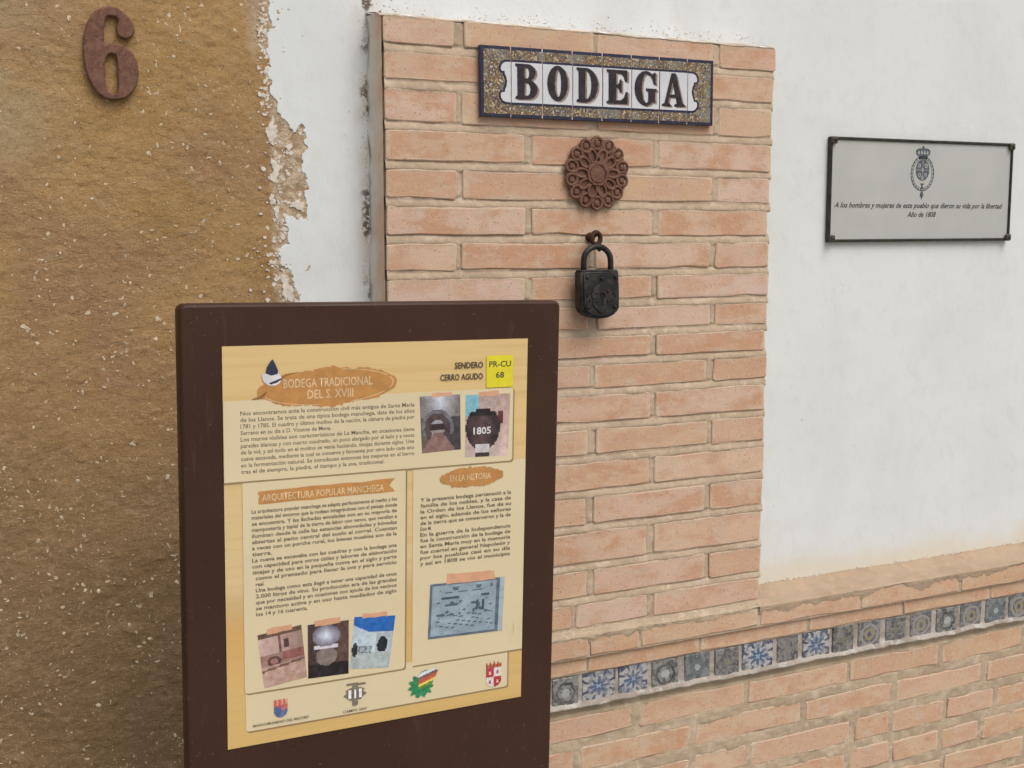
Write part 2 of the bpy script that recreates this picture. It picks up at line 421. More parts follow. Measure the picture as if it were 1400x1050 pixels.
def m_board():
    t = NT('brown_painted_steel')
    c = t.mix(t.step(t.noise(4, 4, .6), .35, .65), (.044, .0195, .0118), (.052, .0230, .0140))
    c = t.mix(t.math('MULTIPLY', t.step(t.noise(190, 2, .5), .70, .76), .5), c, (.16, .11, .08))            # dust specks
    c = t.mix(t.math('MULTIPLY', t.step(t.noise(30, 4, .7, vec=t.map(None, (3, 3, .5))), .58, .72), .22), c, (.11, .07, .05))   # dried rain runs
    t.bump(t.noise(300, 2, .5), .25, .0003)
    return t.done(c, t.ramp(t.noise(7, 4, .6), [(.35, .42), (.7, .6)]), spec=.25)
M = dict(
    brick=m_brick(), brick_tan=m_brick(True), mortar=m_mortar(), ledge=m_mortar('weathered_ledge_mortar', (.43, .33, .235), (.38, .285, .20), (.48, .345, .24)), sand=m_mortar('greenish_sand_mortar', (.49, .39, .275), (.42, .33, .23), (.55, .45, .335)),
    grout=m_mortar('pale_grout', (.42, .375, .33), (.30, .26, .215), (.52, .48, .44)),
    cap=m_mortar('plaster_crumbs', (.64, .60, .53), (.40, .31, .22), (.72, .70, .66)),
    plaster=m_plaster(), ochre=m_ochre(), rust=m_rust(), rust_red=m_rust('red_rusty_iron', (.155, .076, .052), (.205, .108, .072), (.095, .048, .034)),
    rust_dark=m_rust('dark_rusty_iron', (.05, .02, .014), (.085, .032, .02), (.025, .014, .012)), iron=m_black_iron(),
    dark=m_plain('keyhole_dark', (.006, .006, .006), .9),
    board=m_board(),
    fleck=m_plain('straw_fleck', (.55, .455, .32), .9, 0, .3, 220), flake=m_plain('plaster_flake', (.66, .60, .52), .9, 0, .12, 120),
    glaze=m_plain('white_glaze', (.62, .63, .66), .12, 0, .04, 20), navy=m_plain('navy_glaze', (.020, .020, .05), .2, 0, .35, 160),
    letter=m_plain('dark_letter_glaze', (.020, .013, .020), .18, 0, .45, 120), shade=m_plain('brown_letter_shade', (.27, .205, .16), .25, 0, .3, 120),
    joint=m_plain('pinkish_tile_joint', (.58, .42, .38), .8, 0, .25, 90), mosaic=m_mosaic(),
    bronze=m_plain('dark_bronze', (.042, .040, .030), .45, .5, .3, 60, .0004), screw=m_plain('worn_bronze', (.085, .075, .055), .5, .5, .3, 90, .0006),
    plate=m_plain('grey_beige_plate', (.475, .485, .455), .22, 0, .04, 6), ink_blue=m_plain('grey_blue_ink', (.085, .10, .12), .5, 0, .35, 200),
    ink=m_plain('dark_ink', (.055, .045, .035), .5, 0, .2, 200), ink_soft=m_plain('soft_brown_ink', (.145, .118, .08), .5, 0, .2, 200),
    p_bg=None, cream=m_plain('cream_print', (.70, .595, .385), .38, 0, .025, 8), pshadow=m_plain('printed_shadow', (.30, .215, .105), .4, 0, .05, 8),
    orange=m_plain('orange_print', (.50, .245, .075), .38, 0, .08, 60), cream_txt=m_plain('cream_letters', (.70, .52, .30), .4),
    yellow=m_plain('yellow_print', (.74, .66, .03), .38, 0, .04, 30), salmon=m_plain('salmon_tape_print', (.66, .36, .22), .4, 0, .06, 60),
    navyp=m_plain('navy_print', (.03, .035, .075), .4), whitep=m_plain('white_print', (.68, .68, .70), .4), brownp=m_plain('brown_print', (.27, .12, .035), .4),
    pic=m_vcol('printed_picture'), ground=m_plain('street_paving', (.27, .25, .22), .9, 0, .2, 3, .002), crack=m_plain('hairline_crack', (.56, .55, .52), .9),
    crumb=m_plain('brown_crumb', (.40, .32, .23), .95, 0, .4, 300),
    steel=m_plain('grey_steel', (.2, .19, .18), .5, .6),
)
def m_pbg():
    t = NT('yellow_ochre_print')
    tc = t.node('ShaderNodeTexCoord'); gx, gy, gz = t.xyz(tc.outputs['Generated'])
    c = t.ramp(gz, [(0, (.66, .44, .165)), (.12, (.68, .47, .18)), (.3, (.65, .40, .14)), (.36, (.61, .44, .21)), (.42, (.69, .53, .28)), (.8, (.72, .52, .235)), (1, (.71, .51, .235))])
    st = t.noise(4, 3, .6, vec=t.map(tc.outputs['Generated'], (.35, 1, 9)))
    c = t.mix(t.math('MULTIPLY', t.step(st, .45, .65), .35), c, (.58, .38, .14))
    return t.done(c, .38)
M['p_bg'] = m_pbg()

# ================================================================== SETTING
tag(put('ground', mesh('ground', [(-60, -60, -.05), (60, -60, -.05), (60, 60, -.05), (-60, 60, -.05)], [(0, 1, 2, 3)]), M['ground']), kind='structure')
tag(put('pavement', box_mesh('pavement', 12, 1.5, .12, .01, 1, (0, -.66, -.062)), M['ground']), kind='structure')

# ---- ochre wall: relief mesh in the part one can see, coarse round it
WY = .065
def wall_grid(name, x0, x1, z0, z1, step, relief, y):
    xs = np.arange(x0, x1 + step / 2, step); zs = np.arange(z0, z1 + step / 2, step)
    X, Z = np.meshgrid(xs, zs)
    return grid_mesh(name, X, y + relief(X, Z), Z)
ochre = thing('ochre_wall', (-.8, WY, 0), 'rough ochre rendered wall flecked with straw, at the left behind the brown board', 'wall')
def orel(X, Z):
    e = np.minimum(np.minimum((X + .80) / .02, (-.02 - X) / .02), np.minimum((Z - .55) / .02, (2.05 - Z) / .02)).clip(0, 1)
    f = fbm(X, Z * 1.3, 9, 3, 3) * .0026 * ((-.17 - X) / .04).clip(.25, 1) + fbm(X + .2 * Z, Z * 1.5, 60, 4, 9, .6) * .0011
    p = np.maximum(fbm(X, Z * 1.5, 130, 2, 31) - .25, 0) * .0035
    v = (f - p) * e + .0026 - .0013 * ((X + .185) / .02).clip(0, 1)
    return np.where(X > -.105, np.maximum(v, .0012), v)
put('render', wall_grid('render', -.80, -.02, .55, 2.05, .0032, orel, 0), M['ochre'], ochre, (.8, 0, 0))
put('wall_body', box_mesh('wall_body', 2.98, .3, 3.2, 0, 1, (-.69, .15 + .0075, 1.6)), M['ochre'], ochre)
# flecks of straw and lime standing proud of the render
vs, fs = [], []
clus = []
for i in range(2300):
    while True:
        x = rnd.uniform(-.68, -.17); z = rnd.uniform(.62, 1.95)
        d = float(vnoise(x * 14, z * 14, 5))
        if rnd.random() < .12 + .88 * d * (1.25 if z < 1.45 else .62): break
    if clus and rnd.random() < .5:
        cl = clus[-1]; x = min(-.17, cl[0] + rnd.gauss(0, .012)); z = cl[1] + (x - cl[0]) * cl[2] + rnd.gauss(0, .004)
        if rnd.random() < .12: clus.clear()
    elif rnd.random() < .12: clus = [(x, z, rnd.choice([-1.5, -.5, .4, 1.2, 3]))]
    L = rnd.choice([.0011, .0014, .0018, .0024, .0031, .0040, .0052]) * rnd.uniform(.7, 1.15); a = rnd.uniform(0, math.pi); asp = rnd.uniform(.25, .8)
    n = rnd.choice([5, 6, 7]); y = float(orel(np.array([x]), np.array([z]))[0]); b = len(vs)
    for ring, (k, dy) in enumerate(((1.0, .0008), (.75, -.0004))):
        for j in range(n):
            q = 2 * math.pi * j / n; rr = L * k * (.45 + .8 * rnd.random())
            px, pz = rr * math.cos(q), rr * asp * math.sin(q)
            vs.append((x + px * math.cos(a) - pz * math.sin(a) + .8, y + dy, z + px * math.sin(a) + pz * math.cos(a)))
    fs.append(tuple(b + n + j for j in range(n)))
    for j in range(n): fs.append((b + j, b + (j + 1) % n, b + n + (j + 1) % n, b + n + j))
put('straw_flecks', mesh('straw_flecks', vs, fs), M['fleck'], ochre, kind='stuff')

# ---- white plaster coat with its ragged left edge
EDGE = [(-160.5, 2300), (-162, 2100), (-158, 1990), (-163, 1930), (-160.5, 1864.5), (-163.4, 1799), (-165.8, 1754.3), (-162.9, 1734.4), (-159.8, 1721.2), (-151.3, 1713.2), (-148.3, 1694.8), (-138.1, 1683.3), (-126.2, 1665.8), (-122, 1668), (-119, 1676), (-115.2, 1681), (-111.9, 1668.4), (-106.1, 1659.0), (-105.2, 1641.8), (-114.5, 1632.9), (-113.0, 1620.9), (-115.7, 1610.5), (-109.8, 1593.3), (-103.9, 1579.6), (-112.3, 1570.8), (-107.4, 1551.7), (-109.3, 1534.2), (-114, 1531), (-117, 1537), (-124.0, 1530.9), (-133, 1538), (-143.4, 1535.7), (-145.5, 1523.5), (-140.5, 1509.7), (-137.3, 1494.0), (-149.8, 1490.5), (-156.5, 1478.4), (-154.0, 1464.4), (-145.4, 1455.6), (-133.1, 1444.9), (-131.6, 1432.6), (-128.3, 1420.2), (-124.0, 1404.2), (-130, 1370), (-121, 1320), (-133, 1250), (-126, 1170), (-138, 1090), (-128, 1000), (-124, 900), (-130, 780)]
def rough_line(pts, amp, depth, seed):
    r = random.Random(seed); pts = list(pts)
    for d in range(depth):
        out = [pts[0]]
        for a, b in zip(pts, pts[1:]):
            L = math.hypot(b[0] - a[0], b[1] - a[1])
            if L > .0022:
                nx, nz = -(b[1] - a[1]) / L, (b[0] - a[0]) / L
                k = r.gauss(0, 1) * min(amp, L * .16)
                out.append(((a[0] + b[0]) / 2 + nx * k, (a[1] + b[1]) / 2 + nz * k))
            out.append(b)
        pts = out
    return pts
white = thing('white_wall', (.6, WY, 0), 'white plastered wall behind and around the brickwork', 'wall')
left = rough_line([(a / 1000, b / 1000) for a, b in EDGE], .006, 6, 4)
bot = rough_line([(-.13, .78), (.02, .78)], .002, 3, 5) + [(.3, .80), (.7, .81)] + rough_line([(.74, .8135), (.80, .8125), (.9, .816), (1.0, .8115), (1.15, .8175), (1.3, .811), (1.42, .8165), (1.6, .8125), (2.4, .814)], .0016, 5, 6)
loop = left + bot + [(2.4, 3.2), (-.1605, 3.2)]
loop = [(a - .6, b) for a, b in loop]
put('plaster_coat', curve_solid('plaster_coat', [loop], .0055, .0007), M['plaster'], white, (0, .0062 - 0, 0))
low = rough_line([(-.128, .782), (-.124, .6), (-.133, .4), (-.127, .2), (-.131, .02)], .005, 5, 12) + [(.03, .02), (.03, .782)]
put('lower_plaster_coat', curve_solid('lower_plaster_coat', [[(a - .6, b) for a, b in low]], .0055), M['plaster'], white, (0, .0064, 0))
put('wall_core', box_mesh('wall_core', 1.6, .3, 3.2, 0, 1, (1.0, .16, 1.6)), M['mortar'], white)
# leftover flakes of white on the ochre side
fl = []
for poly in ([(-160.6, 1690), (-166, 1677), (-165.2, 1650), (-159, 1646), (-156.2, 1657), (-154, 1674)],
             [(-163, 1627), (-164.9, 1592), (-160, 1586), (-155, 1597), (-152, 1606), (-154, 1621)],
             [(-157, 1566), (-160, 1545), (-156, 1532), (-153, 1548)], [(-134, 1557), (-136, 1552), (-124, 1547), (-113, 1550), (-112, 1558), (-124, 1560)],
             [(-137, 1650), (-141, 1643), (-135, 1638), (-129, 1646)], [(-147, 1446), (-151, 1425), (-146, 1404), (-139, 1412), (-141, 1432)], [(-161, 1448), (-165, 1440), (-158, 1436)],
             [(-139, 1418), (-143, 1406), (-136, 1400), (-132, 1412)], [(-155, 1480), (-160, 1474), (-154, 1469)]):
    p = rough_line([(a / 1000, b / 1000) for a, b in poly] + [(poly[0][0] / 1000, poly[0][1] / 1000)], .003, 4, len(fl))[:-1]
    fl.append(curve_solid('f', [[(a - .6, b) for a, b in p]], .0012, .0003))
r5 = random.Random(77)
for i in range(420):
    z = r5.uniform(1.39, 1.86); x = r5.gauss(-.152, .017) if z < 1.69 else r5.gauss(-.168, .006)
    if x > -.112: continue
    s = r5.choice([.0010, .0014, .002, .003, .0045]); n = 7
    p = [(x - .6 + s * r5.uniform(.5, 1.1) * math.cos(2 * math.pi * k / n), z + s * r5.uniform(.3, 1.1) * math.sin(2 * math.pi * k / n)) for k in range(n)]
    fl.append(curve_solid('f', [p], .0008))
for i_, f_ in enumerate(fl): f_.transform(Matrix.Translation((0, (i_ % 97) * .000009, 0)))      # no two flakes share a plane
put('plaster_flakes', merge('plaster_flakes', fl), M['flake'], white, (0, .0012, 0), kind='stuff')
# crumbs of mortar and lime stuck along the meeting lines
def crumbs(name, spots, mat):
    vs, fs = [], []
    for (x, y, z, L) in spots:
        b = len(vs); n = 5
        for k, dy in ((1.0, .0006), (.6, -L * .3)):
            for j in range(n):
                q = 2 * math.pi * j / n + k; vs.append((x - .6 + L * k * math.cos(q) * r5.uniform(.5, 1.2), y - WY + dy + .0002, z + L * k * .7 * math.sin(q) * r5.uniform(.5, 1.2)))
        fs.append(tuple(b + n + j for j in range(n)))
        for j in range(n): fs.append((b + j, b + (j + 1) % n, b + n + (j + 1) % n, b + n + j))
    put(name, mesh(name, vs, fs), mat, white, kind='stuff')
S1, S2 = [], []
for i in range(420):
    x = r5.uniform(.75, 1.75); (S1 if r5.random() < .7 else S2).append((x, WY - .0002, .8165 + abs(r5.gauss(0, .0028)), r5.choice([.0008, .0012, .0018, .0026])))
for i in range(420):
    x = r5.uniform(-.01, .75); d = float(vnoise(x * 18, 3.0, 2))
    if r5.random() < d * 1.3: (S1 if r5.random() < .6 else S2).append((x, WY - .0002, 1.862 + abs(r5.gauss(0, .009)), r5.choice([.0008, .0011, .0015, .0021])))
for i in range(330):
    z = r5.uniform(1.39, 1.87); d = float(vnoise(z * 16, 9.0, 2))
    if r5.random() < d ** 2 * 2.2: S1.append((-.004 - abs(r5.gauss(0, .006)), WY - .0002, z, r5.choice([.0007, .0010, .0015])))
crumbs('mortar_crumbs', S1, M['crumb']); crumbs('lime_crumbs', S2, M['flake'])
# ================================================================== BRICKWORK
def brick_mesh(w, h, d, seed, rough=1.0, chip=1.0, back=None):
    """brick with an irregular, slightly rounded front outline; centre of its front face at the origin, front towards -Y"""
    r = random.Random(seed); c = .0035
    base = []
    nx = 5 if w > .15 else 3
    for i in range(nx + 1): base.append((-w / 2 + c + (w - 2 * c) * i / nx, -h / 2, 0, -1))
    base.append((w / 2, -h / 2 + c, 1, 0)); base.append((w / 2, h / 2 - c, 1, 0))
    for i in range(nx + 1): base.append((w / 2 - c - (w - 2 * c) * i / nx, h / 2, 0, 1))
    base.append((-w / 2, h / 2 - c, -1, 0)); base.append((-w / 2, -h / 2 + c, -1, 0))
    n = len(base); outer, inner = [], []
    for (x, z, nx_, nz_) in base:
        k = r.uniform(-.0013, .0008) * rough
        if r.random() < .13 * chip: k -= r.uniform(.001, .0028)
        x += nx_ * k + r.uniform(-.001, .001) * rough; z += nz_ * k
        outer.append((x, z))
        sx, sz = (w / 2 - .0013 - r.uniform(0, .0010)) / (w / 2), (h / 2 - .0012 - r.uniform(0, .0010)) / (h / 2)
        inner.append((x * sx, z * sz))
    vs = [(x, 0 + r.uniform(-.0003, .0003), z) for x, z in inner] + [(x, .0012, z) for x, z in outer] + [(x, d, z) for x, z in outer]
    fs = [tuple(range(n))]
    for k in range(2):
        for i in range(n):
            j = (i + 1) % n
            fs.append((k * n + i, (k + 1) * n + i, (k + 1) * n + j, k * n + j))
    return mesh('brick', vs, fs)
POOL = {}
def pool(kind, n, w, h, d, **k):
    POOL[kind] = (w, h, [brick_mesh(w, h, d, hash(kind) % 1000 if False else (len(POOL) * 100 + i), **k) for i in range(n)])
    for me in POOL[kind][2]: me.materials.append(M['brick_tan' if kind.startswith('rough') or kind == 'ledge' else 'brick'])
pool('stretcher', 14, .237, .0455, .062)
pool('header', 10, .112, .0455, .062)
pool('rough_stretcher', 12, .236, .046, .05, rough=1.9, chip=1.8)
pool('rough_header', 8, .112, .046, .05, rough=1.9, chip=1.8)
pool('ledge', 10, .24, .040, .09, rough=1.8, chip=1.6)
def lay(kind, x0, x1, z0, z1, y, parent, origin, tilt=0.0, flip=False):
    w, h, ms = POOL[kind]
    o = put('brick', rnd.choice(ms), None, parent, ((x0 + x1) / 2 - origin[0], y - origin[1] + rnd.uniform(-.0005, .0005), (z0 + z1) / 2 - origin[2]),
            (rnd.uniform(-.006, .006), tilt + rnd.uniform(-.003, .003), rnd.uniform(-.003, .003)), ((x1 - x0) / w, 1, (z1 - z0) / h))
    return o

BOT = [1.8042, 1.7478, 1.6849, 1.6243, 1.5662, 1.5077, 1.4505, 1.3976, 1.3456, 1.2967, 1.2435, 1.1834, 1.1252, 1.0636, 1.0009, .9313, .8702, .8142]
TOP = [1.8455] + [b - .0125 for b in BOT[:-1]]
pil = thing('brick_pilaster', (.374, WY, .80), 'pale orange brick panel projecting from the white wall, carrying the name sign', 'brick panel')
PO = (.374, WY, .80)
layout = []
for k in range(18):
    z0, z1 = BOT[k], TOP[k]
    if k == 0: cuts = [(.0, .118), (.136, .372), (.378, .615), (.626, .748)]
    elif k == 1: cuts = [(.0, .238), (.251, .486), (.4985, .744)]
    elif k % 2 == 0: cuts = [(.0, .118), (.131, .366), (.380, .616), (.628, .746)]
    else: cuts = [(.0, .243), (.255, .491), (.503, .745)]
    if k in (2, 4, 6): cuts[0] = (.0, .122)
    if k == 17: cuts = [(.0, .243), (.255, .335), (.345, .493), (.506, .744)]
    for a, b in cuts:
        j = rnd.uniform(-.0025, .0025)
        a2 = a + (j if a > 0 else rnd.uniform(0, .002)); b2 = b + (rnd.uniform(-.003, .003) if b > .7 else j)
        layout.append((a2, b2, z0, z1, k))
        lay('header' if b - a < .18 else 'stretcher', a2, b2, z0 + rnd.uniform(-.0012, .0012), z1, .0, pil, PO)
# struck mortar: recessed under each brick, flush on top of the next one
dx, dz = .0032, .0021
xs = np.arange(.001, .7475, dx); zs = np.arange(.80, 1.8455, dz)
X, Z = np.meshgrid(xs, zs)
D = np.full(X.shape, .0105)
inb = np.zeros(X.shape, bool)
for a, b, z0, z1, k in layout: inb |= (X > a + .004) & (X < b - .004) & (Z > z0 + .004) & (Z < z1 - .004)
zb = np.array(BOT); zt = np.array(TOP)
for k in range(18):
    lo = zt[k + 1] if k < 17 else .80; g = zb[k] - lo
    m_ = (Z <= zb[k] + .003) & (Z >= lo - .003)
    tt = ((zb[k] - Z) / g).clip(0, 1)
    D = np.where(m_, .0031 * (1 - tt) ** 2.2 + .0001, D)
for k in range(18):
    row = [c for c in layout if c[4] == k]
    for c, d in zip(row, row[1:]):
        m_ = (X >= c[1] - .003) & (X <= d[0] + .003) & (Z > zb[k] + .003) & (Z < zt[k] - .003)
        tt = ((X - c[1]) / max(d[0] - c[1], .003)).clip(0, 1)
        D = np.where(m_, .0002 + .0036 * tt ** 2.4, D)
din = np.zeros(X.shape)
for a, b, z0, z1, k in layout:
    d_ = np.minimum(np.minimum(X - a, b - X), np.minimum(Z - z0, z1 - Z)); din = np.maximum(din, d_)
D = np.where(din > .0001, np.minimum(D, .0014), D)
D = D + fbm(X, Z, 26, 3, 7) * .0016 + fbm(X, Z, 150, 3, 8, .6) * .0009 + din * .42
D = np.where(din > .011, .0115, D)
put('mortar', grid_mesh('mortar', X, D, Z), M['mortar'], pil, (-PO[0], -PO[1], -PO[2]))
put('core', box_mesh('core', .742, .054, 1.04, 0, 1, (.374, .039, 1.322)), M['mortar'], pil, (-PO[0], -PO[1], -PO[2]))
# left return, half smeared with plaster
ys = np.linspace(.0035, .066, 22); zs2 = np.arange(.80, 1.853, .004)
Yg, Zg = np.meshgrid(ys[::-1], zs2)
Xg = -.0008 - .0022 * (fbm(Yg * 1.0, Zg, 45, 3, 21) * .5 + .3) - .0045 * np.maximum(0, (Yg - .045) / .02) * (.6 + fbm(Yg, Zg, 30, 3, 22))
def m_return():
    t = NT('smeared_return')
    x, y, z = t.xyz()
    a = t.noise(9, 3, .6)
    c = t.mix(t.step(a, .44, .56), (.70, .585, .47), (.68, .49, .37))
    c = t.mix(t.step(t.math('ADD', y, t.math('MULTIPLY', t.math('SUBTRACT', t.noise(30, 4, .6), .5), .07)), .02, .06), c, (.72, .67, .60))
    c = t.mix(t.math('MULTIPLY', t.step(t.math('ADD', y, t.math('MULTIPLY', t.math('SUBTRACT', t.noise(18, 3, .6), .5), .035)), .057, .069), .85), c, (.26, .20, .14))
    t.bump(t.noise(120, 4, .7), .6, .0015)
    return t.done(c, .95, spec=.15)
put('side_face', grid_mesh('side_face', Xg, Yg, Zg), m_return(), pil, (-PO[0], -PO[1], -PO[2]))
# crumbs of plaster and mortar hanging over the top course
def fringe(name, x0, x1, zc, drop, y0, y1, seed, mat, parent, org, up=.010, step=.0016):
    xs = np.arange(x0, x1, step); n = 9
    e = drop * (fbm(xs, xs * 0 + seed, 26, 5, seed, .68) * .5 + .42)
    rows_y = []; rows_z = []; 
    for i in range(n):
        t_ = i / (n - 1)
        if t_ < .4: zz = zc - e * (t_ / .4 * .0 + 1) + 0 * xs; yy = y0 + .0005 - .0 * xs + (.0045 - .0045 * (t_ / .4)) * 1.0; 
        else:
            s = (t_ - .4) / .6; zz = zc - e * (1 - s) + up * s; yy = y0 + (y1 - y0) * s ** 2
        rows_y.append(yy + fbm(xs, xs * 0 + i * .3, 160, 2, seed + i) * .0006 + 0 * xs); rows_z.append(zz)
    Xf = np.tile(xs, (n, 1)); Yf = np.array(rows_y); Zf = np.array(rows_z)
    return put(name, grid_mesh(name, Xf, Yf, Zf), mat, parent, (-org[0], -org[1], -org[2]))
fringe('top_fillet', -.006, .7465, 1.8455, .0055, -.0012, WY - .001, 3, M['cap'], pil, PO, up=.012)

# ---- dado: ledge courses, tile band and the brick wall below
DO = (1.0, WY, 0)
dado = thing('brick_dado', DO, 'low brick dado with a sloping brick ledge above a band of small patterned tiles', 'brick dado')
DX0, DX1 = -.004, 2.2
def course(kind, joints, z0, z1, y, gap=.010, zj=.0015):
    for a, b in zip(joints, joints[1:]):
        lay(kind if (b - a) > .18 or kind == 'ledge' else ('rough_header' if 'rough' in kind else 'header'), a + gap / 2, b - gap / 2, z0 + rnd.uniform(-zj, zj), z1 + rnd.uniform(-zj, zj), y, dado, DO)
course('ledge', [DX0, .238, 0.3682, 0.4745, 0.7411, .995, 1.2665, 1.52, 1.77, 2.02, 2.2], .7605, .7995, -.006, .005, .001)
course('ledge', [DX0, .12, .37, .612, .868, 1.115, 1.365, 1.62, 1.87, 2.2], .7275, .7592, .003, .004, .0008)
rows = [([DX0, .227, .4768, .7264, .9812, 1.2306, 1.481, 1.73, 1.98, 2.2], .6025, .6490),
        ([DX0, .104, .352, .6023, .8658, 1.1055, 1.363, 1.612, 1.86, 2.2], .5390, .5850),
        ([DX0, .10, .3454, .600, .7351, .997, 1.0994, 1.2502, 1.3992, 1.65, 1.9, 2.2], .4735, .5195),
        ([DX0, .227, .48, .735, .985, 1.1021, 1.2406, 1.3594, 1.61, 1.86, 2.2], .4080, .4545)]
z = .4080
while z > .08:
    z -= .0655
    off = .125 * (len(rows) % 2)
    rows.append(([DX0] + [off + .25 * i for i in range(1, 9)] + [2.2], z, z + .0465))
for js, z0, z1 in rows: course('rough_stretcher', js, z0, z1, .006, .012, .0022)
# mortar of the lower wall
xs = np.arange(DX0 + .003, DX1, .0040); zs = np.arange(.01, .668, .0030)
X, Z = np.meshgrid(xs, zs)
D = .0070 + fbm(X, Z, 22, 4, 41, .6) * .0038 + fbm(X, Z, 140, 3, 42, .6) * .0013
din = np.zeros(X.shape)
for js, z0, z1 in rows:
    for a, b in zip(js, js[1:]):
        d_ = np.minimum(np.minimum(X - a - .0065, b - .0065 - X), np.minimum(Z - z0, z1 - Z)); din = np.maximum(din, d_)
D = np.where(din > .012, .016, D + din * .30)
D = D + .007 * ((Z - .649) / .004).clip(0, 1)
put('mortar', grid_mesh('mortar', X, D, Z), M['sand'], dado, (-DO[0], -DO[1], -DO[2]))
put('core', box_mesh('core', DX1 - DX0 - .004, .048, .80, 0, 1, ((DX0 + DX1) / 2, .0405, .40)), M['mortar'], dado, (-DO[0], -DO[1], -DO[2]))
# mortar between and behind ledge courses
for (zz0, zz1, y, nm) in ((.758, .7985, -.0040, 'ledge_bed'), (.7258, .7605, .0050, 'ledge_bed')):
    put(nm, box_mesh(nm, DX1 - DX0 - .004, .036, zz1 - zz0, .001, 1, ((DX0 + DX1) / 2, y + .018, (zz0 + zz1) / 2)), M['mortar'], dado, (-DO[0], -DO[1], -DO[2]))
# weathered mortar slope on the ledge: laps raggedly over the brick fronts and climbs to the plaster (or the panel's foot)
def ledge_slope(x0, x1, yb, zb_, seed, lap):
    xs = np.arange(x0, x1, .0026); n = 34; rY, rZ = [], []
    base = fbm(xs, xs * 0, 7, 3, seed) * .0018
    drop = (fbm(xs, xs * 0 + 3, 13, 5, seed + 1, .66) * .030 + lap).clip(0, .030)
    drop = drop + .0012; tuck = 0
    for i in range(n):
        s_ = i / (n - 1)
        if s_ < .3:
            q = s_ / .3; zz = .8006 - drop * (1 - q); yy = -.0072 + (1 - q) ** 2 * .0022 + tuck
        else:
            q = (s_ - .3) / .7; yy = -.0072 + q * (yb + .0072); zz = .8018 + base * min(1, 5 * q) + (zb_ - .8018) * q ** 1.6 - .0014 * (1 - q) ** 9
            if q > .86: zz = zz + (q - .86) * .10
        rY.append(yy + fbm(xs, xs * 0 + i * .11, 120, 2, seed + 9) * .0007); rZ.append(zz + fbm(xs, xs * 0 + i * .06, 45, 3, seed + 19) * .0012)
    put('ledge_slope', grid_mesh('ledge_slope', np.tile(xs, (n, 1)), np.array(rY), np.array(rZ)), M['ledge'] if yb > .03 else M['sand'], dado, (-DO[0], -DO[1], -DO[2]))
ledge_slope(.742, DX1, .072, .8150, 51, .008)
ledge_slope(DX0, .750, .003, .8158, 57, .005)
# tile band: grout with a lip, tiles one by one
xs = np.arange(DX0, DX1, .0030); n = 26
rowsY, rowsZ = [], []
lipe = fbm(xs, xs * 0, 26, 5, 81, .68) * .0042
for i in range(n):
    s = i / (n - 1); zz = .6625 + s * (.7300 - .6625) + (lipe if s < .2 else lipe * max(0, 1 - (s - .2) * 3))
    if s < .05: yy = .012 + 0 * xs
    elif s < .12: yy = -.0035 + 0 * xs
    else: yy = .0072 + 0 * xs - .008 * math.exp(-((s - .12) / .05) ** 2)
    rowsY.append(yy + fbm(xs, xs * 0 + i * .09, 90, 3, 83) * .0013); rowsZ.append(zz)
put('tile_grout', grid_mesh('tile_grout', np.tile(xs, (n, 1)), np.array(rowsY), np.array(rowsZ)), M['grout'], dado, (-DO[0], -DO[1], -DO[2]))
AZ = {k: m_azulejo('glazed_tile_' + w, k) for k, w in (('blue', 'blue_flower'), ('star', 'pale_star'), ('ring', 'ochre_ring'), ('teal', 'teal_star'), ('plain', 'dark_leaf'))}
TJ = [-.058 + .0705 * i for i in range(1, 5)] + [.294, .3599, .4336, .502, .5741, .6445, .7101, .790, .8560, .9294, .9954, 1.0682, 1.1359, 1.2074, 1.2786, 1.3507, 1.4214] + [1.4214 + .0708 * i for i in range(1, 11)]
SEQ = ['blue', 'star', 'plain', 'blue'] + ['star', 'blue', 'blue', 'star', 'teal', 'plain', 'blue', 'plain', 'blue', 'plain', 'ring', 'plain', 'ring', 'star', 'ring', 'teal', 'ring', 'plain', 'star', 'blue', 'ring', 'plain', 'star', 'teal', 'blue', 'ring']
tmesh = {}
for k in AZ:
    me = box_mesh('tile', .0565, .008, .0560, .0012, 1); me.materials.append(AZ[k]); tmesh[k] = me
for i, (a, b) in enumerate(zip(TJ, TJ[1:])):
    k = SEQ[i]; w = (b - a) - rnd.uniform(.010, .014)
    if k == 'blue': w += .006
    o = put('tile', tmesh[k], None, dado, ((a + b) / 2 - DO[0] + rnd.uniform(-.001, .001), .0088 - DO[1] + rnd.uniform(-.0012, .0012), .6972 + rnd.uniform(-.0015, .0015) - DO[2]),
            (rnd.uniform(-.02, .02), rnd.uniform(-.03, .03), rnd.uniform(-.02, .02)), (w / .0565, 1, rnd.uniform(.96, 1.02)))

